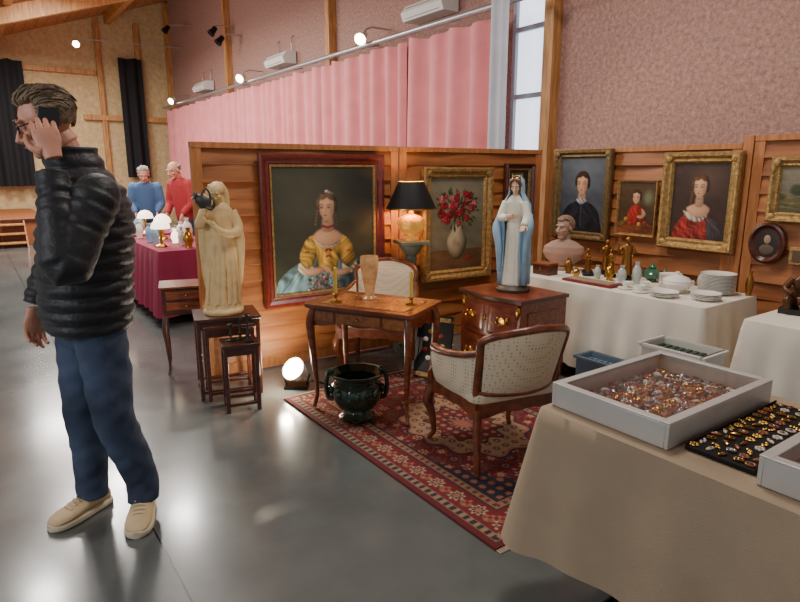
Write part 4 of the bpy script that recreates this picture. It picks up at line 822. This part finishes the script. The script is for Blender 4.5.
for a,n,mt,h_,r_ in((.69,.36,CLR,.16,.035),(.77,.3,CLR,.13,.035),(.9,.34,BRASS,.12,.035),(1.0,.33,CLR,.1,.03),(1.28,.34,BRZ,.12,.035),(.33,.57,CLR,.12,.03),(.03,.6,BRZ,.16,.025),(1.14,.26,BRASS,.07,.03)): onb('decorative_vase',vase(mt,h_,r_),a,n)
bb=B(); bb.box((0,0,.008),(.42,.16,.016),mat('red_leather_box',(120,24,28),.4)); bb.box((0,0,.018),(.36,.12,.004),mat('cutlery_tray_lining',(150,130,110),.4)); bb.build('cutlery_tray',onB(.9,.14),TH,bevel=.003)
bb=B(); bb.box((0,0,.04),(.16,.11,.08),DARKW); bb.box((0,0,.085),(.165,.115,.014),MAHO); bb.box((0,-.058,.045),(.02,.004,.02),BRASS); bb.build('wooden_casket',onB(1.36,.16),TH,bevel=.003)
TER=mat('terracotta_bust',(192,144,122),.65,col2=(158,138,122),vs=9); TERH=mat('terracotta_bust_hair',(146,110,88),.75,col2=(124,104,88),vs=12)
root=empty('terracotta_bust',onB(1.42,.44),TH+.5)
bb=B(); bb.lathe([(0,0),(.06,0),(.06,.02),(.04,.035),(.045,.05),(0,.06)],TER,n=24)
bb.loft([ring((0,0,z),X3,Y3,a,b_,32) for z,a,b_ in((.05,.08,.05),(.09,.14,.075),(.14,.17,.08),(.19,.16,.075),(.23,.1,.06),(.25,.05,.045))],TER)
HB=Matrix.Translation((0,-.015,.345))@hfr((-.5,-1,-.05))
head_parts(bb,HB,TER,s=.78,neck=.12)
bb.build('bust',parent=root,remesh=.005,smooth=2)
bb=B(); bb.M=HB@Matrix.Scale(.78,4); g_=pi*(3-5**.5)
for i in range(150):
    z=1-2*(i+.5)/150; r_=math.sqrt(1-z*z); x,y=r_*math.cos(g_*i),r_*math.sin(g_*i)
    if z<-.5 or (y>.3 and z<.55) or (abs(x)>.6 and y>0 and z<0): continue
    bb.ell((x*.08,-.012+y*.1,.03+z*.09),(.017,.017,.014),TERH,nu=8,nv=6)
bb.ell((0,-.12,.03),(.04,.035,.035),TERH)
bb.build('hair',parent=root,remesh=.005,smooth=1)
def onb2(a,n): q=A2+DW*a+NW*n; return V((q.x,q.y,BT+.002))
# seated bronze figure on second table
BK=mat('brown_bronze',(84,54,36),.35,.6,var=.2,vs=20); root=empty('bronze_seated_figure',onb2(.16,.40),TH+.2)
bb=B(); bb.box((0,0,.015),(.2,.14,.03),BLACK); bb.ell((0,.01,.07),(.075,.055,.045),BK)
bb.loft([ring((0,y,z),X3,Y3,a,b_,20) for z,y,a,b_ in((.07,.01,.06,.045),(.13,.005,.048,.038),(.18,-.005,.06,.04),(.205,-.01,.045,.03),(.225,-.012,.02,.02))],BK)
head_parts(bb,Matrix.Translation((0,-.02,.262))@hfr((-.4,-1,-.3)),BK,s=.33,neck=.1); bb.ell((0,.0,.275),(.03,.034,.03),BK)
bb.tube([(-.055,-.005,.195),(-.085,-.03,.14),(-.04,-.075,.12)],[.02,.017,.012],BK,8,sub=3); bb.tube([(.055,-.005,.195),(.09,-.02,.14),(.06,-.065,.1)],[.02,.017,.012],BK,8,sub=3)
bb.tube([(-.03,0,.06),(-.06,-.07,.09),(-.05,-.08,.035)],[.032,.026,.016],BK,10,sub=4); bb.tube([(.03,0,.06),(.075,-.05,.06),(.0,-.075,.045)],[.032,.026,.018],BK,10,sub=4)
bb.build('figure',parent=root)
for k,(a,n) in enumerate(((.45,.35),(.5,.2),(.62,.45))): bb=B(); vase(BRASS if k==0 else CLR,.2,.05)(bb); bb.build('decorative_vase',onb2(a,n))
CRG=mat('green_crate_fill',(52,70,52),.6,var=.3,vs=30); CRW=mat('white_crate',(206,204,196),.5)
def crate(name,c,rz,w,d,h,fill,mt):
    bb=B(); bb.box((0,0,.01),(w,d,.02),mt)
    for q in(-1,1): bb.box((q*(w/2-.008),0,h/2),(.016,d,h),mt); bb.box((0,q*(d/2-.008),h/2),(w-.032,.016,h),mt)
    for q in(-1,1): bb.box((q*(w/2),0,h-.01),(.03,d+.03,.02),mt); bb.box((0,q*d/2,h-.01),(w,.03,.02),mt)
    n=9
    for i in range(n): bb.box((-w/2+w*(i+.5)/n,0,h*.47),(w/n*.7,d-.04,h*.8),fill)
    bb.build(name,c,rz,bevel=.002)
crc=V((1.568,3.20,0))
crate('storage_crate',crc,TH,.36,.22,.275,CRG,CRW); crate('storage_crate',crc+V((0,0,.276)),TH,.36,.22,.27,CRG,CRW)
crate('small_crate',(1.364,3.79,0),TH,.36,.16,.28,mat('blue_plastic_bag',(120,150,176),.5),mat('blue_grey_crate',(110,126,140),.6))
# ------------------------------------------------------------ far tables left
ta=V((-2.45,6.5,0)); tb=ta-DW*1.75
cloth_table('magenta_draped_table',ta,TH,1.5,.7,.74,.12,MAG,.03,.02,.2,seed=7,cf=.02); cloth_table('magenta_draped_table',tb,TH,1.5,.7,.74,.12,MAG,.03,.02,.2,seed=8,cf=.02)
OPAL=mat('opaline_glass_lit',(255,240,220),.3,em=(255,232,200),es=3)
def oplamp(q):
    bb=B(); bb.lathe([(0,0),(.07,0),(.06,.015),(.015,.03),(.012,.2),(0,.2)],BRASS,n=20); bb.lathe([(.09,.18),(.095,.185),(.085,.23),(.045,.27),(.0,.28)],OPAL,n=24); bb.build('opaline_table_lamp',(q.x,q.y,.743))
for ti,base in enumerate((ta,tb)):
    for i in range(6):
        for j in range(3):
            q=base+DW*(-.6+.24*i)+NW*(-.22+.2*j)
            if (i,j) in(((4,0),(1,1)) if ti==0 else ((3,0),(5,1))): oplamp(q); continue
            if (i*3+j)%4==3 or (ti==1 and j==2): continue
            bb=B(); vase(random.choice([CLR,PORC,BRASS,GRG,OPAL,MB,AMB]),random.uniform(.12,.26),random.uniform(.035,.06))(bb); bb.build('glass_vase',(q.x,q.y,.743))
q=W(9.2,5.7); cloth_table('white_draped_table',(q.x,q.y,0),TH,1.4,.7,.74,.3,WLIN,.03,.02,.2,seed=11)
for i in range(5):
    for j in range(2):
        r_=q+DW*(-.55+.27*i)+NW*(-.15+.3*j); bb=B(); vase(random.choice([PORC,CLR,BRASS,GRG]),random.uniform(.14,.32),random.uniform(.05,.08))(bb); bb.build('decorative_vase',(r_.x,r_.y,.743))
q=W(12.0,2.3); cloth_table('blue_draped_table',(q.x,q.y,0),TH+pi/2,1.5,.7,.74,.2,mat('blue_tablecloth',(60,76,110),.8),.03,.02,.2,seed=12)
for i in range(5):
    r_=q+NW*(-.55+.27*i); bb=B(); vase(random.choice([PORC,CLR,BRASS,OPAL]),random.uniform(.14,.32),random.uniform(.05,.08))(bb); bb.build('decorative_vase',(r_.x,r_.y,.743))
# ------------------------------------------------------------ people
def hand(bb,wr,d,n,mt,s=1.0,thumb=1,curl=.35,spread=0.0):
    wr,d,n=V(wr),V(d).normalized(),V(n).normalized(); n=(n-d*n.dot(d)).normalized(); sd=d.cross(n).normalized()*thumb
    rs=[]
    for t,a,b_ in((-.01,.026,.02),(.015,.03,.017),(.045,.04,.015),(.075,.042,.014),(.092,.038,.011)): rs.append(ring(wr+d*t*s,sd,n,a*s,b_*s,16))
    bb.loft(rs,mt)
    for o,L_,base in((.031,.066,.088),(.0105,.076,.094),(-.0105,.07,.09),(-.031,.055,.082)):
        q=wr+d*base*s*.95+sd*o*s; pts=[q-d*.012*s,q]; a=curl; dd=d+sd*spread*o*10
        for f in(.45,.32,.23): v=(dd*math.cos(a)+n*math.sin(a)).normalized(); q=q+v*L_*f*s; pts.append(q); a+=curl*1.3
        bb.tube(pts,[.0095*s,.0095*s,.0088*s,.008*s,.0065*s],mt,8,sub=2)
    q=wr+d*.02*s+sd*.026*s; bb.tube([q,q+(d*.5+sd*.8)*.03*s+n*.006*s,q+(d*.9+sd*.7)*.05*s+n*.02*s,q+(d*1.1+sd*.5)*.065*s+n*.03*s],[.015*s,.0125*s,.0105*s,.008*s],mt,8,sub=2)
def limb(bb,pts,rs,mt,puff=0,per=.06,n=24,sub=10,wr=0,seed=0):
    pts,rs=catmull([V(p) for p in pts],rs,sub); fr=frames(pts); s=0; out=[]; rnd=random.Random(seed); ph=rnd.uniform(0,6)
    for i,(p_,r_,f) in enumerate(zip(pts,rs,fr)):
        if i: s+=(pts[i]-pts[i-1]).length
        rr_=r_+puff*(abs(math.sin(pi*s/per))**.55-.6)
        out.append(ring(p_,f[1],f[2],rr_,rr_,n,(lambda t,s=s:wr*math.sin(2*t+s*30+ph)*math.sin(s*18+3*t)+wr*.5*math.sin(3*t-s*75+ph)*math.sin(t+s*9)) if wr else None))
    bb.loft(out,mt)
mat('lips',(170,92,82),.4)
SOLE=mat('shoe_sole',(214,200,172),.6)
def person(name,g,f,hf,hc,J,top,bot,shoe,hairm,puff=0,torso=None,hairstyle='short',glasses=False,vox=.007,hands=None,bald=False,legr=(.098,.086,.068,.066,.053,.056),nh=420,hr=1.0):
    root=empty(name,(g[0],g[1],0)); f=V(f).normalized(); l=V((-f.y,f.x,0))
    def fin(bb,nm,**k): o=bb.build(nm,**k); wparent(o,root); return o
    bb=B(); rings=[]; T=torso; zs=np.arange(T[0][0],T[-1][0]+1e-6,.008)
    for z in zs:
        v=[np.interp(z,[q[0] for q in T],[q[k] for q in T]) for k in(1,2,3,4)]
        pf=puff*(abs(math.sin(pi*(z-T[0][0])/.054))**.55-.6)
        rings.append(ring((v[0],v[1],z),l,f,v[2]+pf,v[3]+pf,40,p=.9,mod=(lambda t,z=z:.012*math.sin(5*t+z*40)+.008*math.sin(11*t-z*70)) if puff else None))
    bb.loft(rings,top)
    for sd in('L','R'):
        a=J[sd]; limb(bb,[a['sh'],V(a['sh']).lerp(V(a['el']),.5),a['el'],V(a['el']).lerp(V(a['wr']),.5),a['wr']],a.get('r',[.075,.07,.062,.053,.045]),top,puff*.85,.052,24,8,wr=.03 if not puff else .02)
        bb.ell(a['sh'],(.084,.084,.08) if puff else (.07,.07,.07),top)
    fin(bb,'jacket',remesh=vox,smooth=2 if puff else 4)
    bb=B(); 
    pc=(V(J['L']['hip'])+V(J['R']['hip']))/2; bb.loft([ring(pc+V((0,0,z)),l,f,a,b_,28) for z,a,b_ in((-.08,.12,.1),(-.02,.165,.125),(.05,.165,.125),(.1,.15,.115))],bot)
    for sd in('L','R'):
        a=J[sd]; h_,k_,n_=V(a['hip']),V(a['kn']),V(a['an']); limb(bb,[h_,h_.lerp(k_,.5),k_,k_.lerp(n_,.45)-f*.008,n_+V((0,0,.06)),n_-V((0,0,.03))],list(legr),bot,0,.06,28,12,wr=.05,seed=3 if sd=='L' else 8)
    fin(bb,'trousers',remesh=vox*.8,smooth=2)
    bb=B(); so=B()
    for sd in('L','R'):
        a=J[sd]; n_=V(a['an']); t_=V(a['toe']); d=V((t_.x-n_.x,t_.y-n_.y,0)).normalized(); e=V((-d.y,d.x,0)); hl=V((n_.x,n_.y,0))-d*.075; rs=[];ss=[]
        for t,w_,h_ in((0,.018,.055),(.01,.034,.09),(.05,.041,.11),(.09,.043,.105),(.13,.048,.088),(.18,.054,.07),(.22,.054,.06),(.255,.046,.052),(.275,.03,.042),(.283,.01,.03)):
            r_=[]; s2=[]
            for i in range(20):
                a_=2*pi*i/20; r_.append(hl+d*t+e*(w_*math.cos(a_))+V((0,0,.022+(h_-.022)*(.5+.5*math.sin(a_)))))
                s2.append(hl+d*(t*1.02-.004)+e*((w_+.005)*math.copysign(abs(math.cos(a_))**.5,math.cos(a_)))+V((0,0,.016+.015*math.copysign(abs(math.sin(a_))**.5,math.sin(a_)))))
            rs.append(r_); ss.append(s2)
        bb.loft(rs,shoe); so.loft(ss,SOLE if shoe!=BLACK else BLACK)
        for k in range(5): c_=hl+d*(.115+.02*k)+V((0,0,.1-.0085*k)); bb.tube([c_-e*.024,c_+V((0,0,.006)),c_+e*.024],.0032,SOLE,6)
        bb.tube([hl+d*.03+V((0,0,.1)),hl+d*.05+e*.03+V((0,0,.11)),hl+d*.1+e*.02+V((0,0,.11)),hl+d*.105-e*.02+V((0,0,.11)),hl+d*.05-e*.03+V((0,0,.11)),hl+d*.03+V((0,0,.1))],.008,shoe,8,sub=3)
    fin(bb,'shoes'); fin(so,'soles')
    M4=Matrix.Translation(V(hc))@hfr(hf); bb=B(); head_parts(bb,M4,SKIN,neck=.04); nb_=V(torso[-1][1:3]+(torso[-1][0],)); bb.tube([M4@V((0,-.025,-.05)),nb_-V((0,0,.05))],[.05,.058],SKIN,16)
    fin(bb,'head',remesh=.004,smooth=3)
    bb=B(); bb.M=M4; EW=PORC
    for q in(-1,1):
        bb.ell((q*.03,.078,.010),(.012,.010,.008),EW,nu=10,nv=8); bb.ell((q*.03,.0865,.009),(.005,.003,.005),BLACK,nu=8,nv=6)
        bb.tube([(q*.014,.092,.032),(q*.03,.094,.037),(q*.048,.082,.033)],[.004,.0045,.003],hairm,6,sub=3); bb.tube([(q*.016,.086,.016),(q*.03,.091,.019),(q*.044,.08,.014)],[.003,.004,.003],SKIN,6,sub=3)
    bb.tube([(-.02,.093,-.063),(0,.1,-.061),(.02,.093,-.063)],[.002,.0045,.002],bpy.data.materials['lips'],6,sub=3)
    fin(bb,'face_details')
    bb=B(); bb.M=M4; rnd=random.Random(5); g_=pi*(3-5**.5)
    for i in range(nh):
        z=1-2*(i+.5)/nh; r_=math.sqrt(1-z*z); x,y=r_*math.cos(g_*i),r_*math.sin(g_*i)
        if z<-.45: continue
        if y>.25 and z<.62: continue
        if abs(x)>.55 and y>-.05 and z<.12: continue
        if bald and z>.35: continue
        vol=max(0,min(1,(z-.1)/.6)); p_=V((x*.076,-.012+y*.095,.03+z*.084)); nrm=V((x,y,z))
        comb=V((.25+.25*x+rnd.uniform(-.3,.3),-1.0,.0 if z>.4 else -.7)); comb=comb+V((0,0,rnd.uniform(-.15,.15))); tg=(comb-nrm*comb.dot(nrm)).normalized(); L_=(.03+.02*vol)*rnd.uniform(.8,1.2)
        o1=.004+.014*vol*(.75+.35*math.sin(9*x+5*y)+rnd.uniform(-.2,.3))
        bb.tube([p_-nrm*.006,p_+nrm*o1+tg*L_*.2,p_+nrm*o1*1.2+tg*L_*.65,p_+nrm*(o1*.8)+tg*L_*1.1],[.0062*hr,.0062*hr,.005*hr,.0012],hairm,5)
    fin(bb,'hair',angle=80)
    if glasses:
        bb=B(); bb.M=M4
        for q in(-1,1):
            bb.tube([(q*.032+.024*math.cos(a),.098-.006*abs(math.cos(a)),.006+.018*math.sin(a)) for a in np.linspace(0,2*pi,21)],.0022,BLACK,6); bb.tube([(q*.055,.093,.01),(q*.075,.05,.012),(q*.08,-.015,.008),(q*.078,-.03,-.01)],.0022,BLACK,6)
        bb.tube([(-.01,.1,.01),(0,.104,.012),(.01,.1,.01)],.002,BLACK,6); fin(bb,'glasses')
    if hands:
        for sd in('L','R'):
            h_=hands[sd]; bb=B(); hand(bb,h_[0],h_[1],h_[2],SKIN,1.1,h_[3],h_[4]); fin(bb,'hand_'+sd,remesh=.0028,smooth=1)
    return root,M4
NAVY=mat('navy_puffer_nylon',(17,19,26),.55,var=.2,vs=10,sheen=.12,bump=.4,bs=45); JEAN=mat('dark_denim',(40,50,70),.85,vs=5,bump=.4,bs=300,col2=(72,86,112)); TAN=mat('beige_suede',(206,180,138),.8,var=.08,vs=12)
HAIR=mat('light_brown_hair',(84,68,52),.6,col2=(142,118,92),vs=45)
J={'L':dict(sh=(-1.13,2.27,1.41),el=(-1.19,2.11,1.16),wr=(-1.258,2.215,1.49),r=[.085,.08,.076,.064,.05],hip=(-1.215,2.34,.88),kn=(-1.185,2.33,.5),an=(-1.145,2.43,.10),toe=(-1.09,2.2,0)),
   'R':dict(sh=(-1.385,2.54,1.41),el=(-1.50,2.60,1.15),wr=(-1.555,2.50,.94),r=[.085,.078,.07,.06,.05],hip=(-1.365,2.48,.88),kn=(-1.37,2.44,.5),an=(-1.385,2.46,.10),toe=(-1.50,2.24,0))}
T=[(.86,-1.29,2.41,.20,.155),(.95,-1.29,2.41,.21,.172),(1.10,-1.28,2.41,.212,.172),(1.25,-1.26,2.41,.22,.174),(1.36,-1.25,2.41,.222,.162),(1.43,-1.25,2.41,.19,.14),(1.48,-1.26,2.40,.13,.112),(1.53,-1.27,2.40,.102,.10),(1.59,-1.285,2.40,.09,.092)]
hc=V((-1.345,2.37,1.672)); hf=V((-.84,-.42,-.32))
wl=V((-1.258,2.238,1.552))
root,M4=person('man_on_phone',(-1.28,2.42),(-.8,-.6,0),hf,hc,J,NAVY,JEAN,TAN,HAIR,puff=.021,torso=T,glasses=True,legr=(.1,.094,.08,.076,.068,.066),nh=2400,hr=.8,
    hands={'L':(wl,(-.28,.14,.9),(-.45,.89,0),1,.36),'R':((-1.56,2.49,.92),(-.05,-.1,-1),(.8,-.5,0),-1,.35)})
bb=B(); R=M4.to_3x3()
c_=wl+V((-.02,.01,.06)); pq=min((M4@V((s_*.094,-.002,-.022)) for s_ in(-1,1)),key=lambda q:(q-c_).length)
bb.box(pq,(.009,.070,.142),BLACK,R@Matrix.Rotation(.5,3,'X')); o=bb.build('mobile_phone',bevel=.003); wparent(o,root)
def bgp(name,x,y,f,top,hair,H=1.6,bald=False,bend=.16):
    f=V(f+(0,)).normalized(); l=V((-f.y,f.x,0)); g=V((x,y,0)); k=H/1.72
    def q(fo,la,z): v=g+f*fo*k+l*la*k; return (v.x,v.y,z*k)
    J={s:dict(sh=q(bend*.8,m*.19,1.38),el=q(bend+.0,m*.24,1.10),wr=q(bend+.12,m*.17,.94),hip=q(0,m*.09,.88),kn=q(.03,m*.1,.48),an=q(0,m*.11,.1),toe=q(.15,m*.13,0)) for s,m in(('L',1),('R',-1))}
    T=[]
    for z,a,b_,fo in((.84,.18,.14,0),(1.0,.18,.145,bend*.2),(1.2,.19,.14,bend*.5),(1.36,.19,.125,bend*.8),(1.43,.14,.1,bend),(1.47,.07,.07,bend*1.1)): v=q(fo,0,z); T.append((v[2],v[0],v[1],a*k,b_*k))
    hd=[(J[s]['wr'],tuple(f*.3+V((0,0,-1))),tuple(-l*m),m,.3) for s,m in(('L',1),('R',-1))]
    person(name,(x,y),tuple(f),tuple(f+V((0,0,-.35))),q(bend*1.1+.07,0,1.575),J,top,JEAN,BLACK,hair,torso=T,vox=.012,hands={'L':hd[0],'R':hd[1]},bald=bald)
GREYH=mat('grey_hair',(176,166,152),.7)
bgp('man_in_red_sweater',-3.06,8.74,(-.5,-.86),mat('red_sweater',(156,40,44),.85),GREYH,1.64,True,.12)
bgp('woman_in_blue_jacket',-4.0,9.6,(.3,-.95),mat('blue_jacket',(74,104,144),.8),GREYH,1.56,False,.1)
# ------------------------------------------------------------ lights
def area(name,loc,tgt,size,e,col=(1,.94,.87)):
    l=bpy.data.lights.new(name,'AREA'); l.energy=e; l.size=size; l.color=col; o=bpy.data.objects.new(name,l); bpy.context.collection.objects.link(o); o.location=loc
    o.rotation_euler=(V(tgt)-V(loc)).to_track_quat('-Z','Y').to_euler(); return o
def spot(name,loc,tgt,e,ang=60,col=(1,.84,.64),r=.05,bl=.6):
    l=bpy.data.lights.new(name,'SPOT'); l.energy=e; l.spot_size=math.radians(ang); l.spot_blend=bl; l.shadow_soft_size=r; l.color=col; o=bpy.data.objects.new(name,l); bpy.context.collection.objects.link(o); o.location=loc
    o.rotation_euler=(V(tgt)-V(loc)).to_track_quat('-Z','Y').to_euler(); return o
for i,(s,n,e) in enumerate(((-1.5,2.6,100),(2.5,4.0,110),(7,4,200),(11.5,4,250))):
    q=W(s,n,min(zc(n)-.35,4.5)); area('ceiling_fill_light',q,(q.x,q.y,0),1.0,e)  # unseen fill lights added under the ceiling to brighten the hall, no fixtures
for i,(x,y,z,e) in enumerate(((-3.75,9.4,4.35,100),(-5.7,11.2,4.7,120),(-4.6,6.8,3.95,60))):
    bb=B(); bb.lathe([(0,.12),(.05,.12),(.08,.08),(.24,.0),(.25,-.01),(.23,.0),(.07,.07),(0,.09)],WHITE,(0,0,0),24); bb.tube([(0,0,.1),(0,0,.5)],.01,BLACKM,6); bb.build('pendant_lamp',(x,y,z))
    l=bpy.data.lights.new('pendant_light','AREA'); l.shape='DISK'; l.size=.4; l.energy=e; l.color=(1,.96,.9); o=bpy.data.objects.new('pendant_light',l); bpy.context.collection.objects.link(o); o.location=(x,y,z-.02)
q=W(-2,8.5,3.2); area('daylight_window_light',q,(-.6,3.5,.5),2.2,120,(.9,.95,1))
q=W(4,4.5,2.6); area('curtain_wash_light',q,W(4,.3,2.4),1.2,55,(1,.94,.9))  # unseen fill lights added to brighten the curtains and back wall
q=W(9,4.5,3.2); area('curtain_wash_light',q,W(9,.3,2.4),1.2,75,(1,.94,.9))
pl=bpy.data.lights.new('table_lamp_bulb','POINT'); pl.energy=10; pl.color=(1,.68,.36); pl.shadow_soft_size=.03; o=bpy.data.objects.new('table_lamp_bulb',pl); bpy.context.collection.objects.link(o); o.location=(px,py,.946+.37)
pl=bpy.data.lights.new('floor_spot_bulb','POINT'); pl.energy=11; pl.color=(1,.88,.66); pl.shadow_soft_size=.04; o=bpy.data.objects.new('floor_spot_bulb',pl); bpy.context.collection.objects.link(o); o.location=(-.79,3.92,.21)
spot('floor_spot_beam',(-.80,4.10,.22),(-1.0,4.5,.45),14,100,(1,.86,.62))
spot('rail_spot_light',W(3.0,2.6,3.4),(-.7,4.7,1.1),70,50); spot('rail_spot_light',W(1.2,2.4,3.3),onR(1.0,1.2),90,64); spot('rail_spot_light',W(2.2,3.2,3.4),(.6,4.0,.8),60,50)
w=bpy.data.worlds.new('world'); bpy.context.scene.world=w; w.use_nodes=True; w.node_tree.nodes['Background'].inputs[0].default_value=(.93,.95,.97,1); w.node_tree.nodes['Background'].inputs[1].default_value=.45
# ------------------------------------------------------------ camera
cd=bpy.data.cameras.new('camera'); cam=bpy.data.objects.new('camera',cd); bpy.context.collection.objects.link(cam); cam.location=(0,0,1.5); cam.rotation_euler=(math.radians(90-12.3),0,0); cd.sensor_width=36; cd.lens=27; cd.clip_start=.05
bpy.context.scene.camera=cam
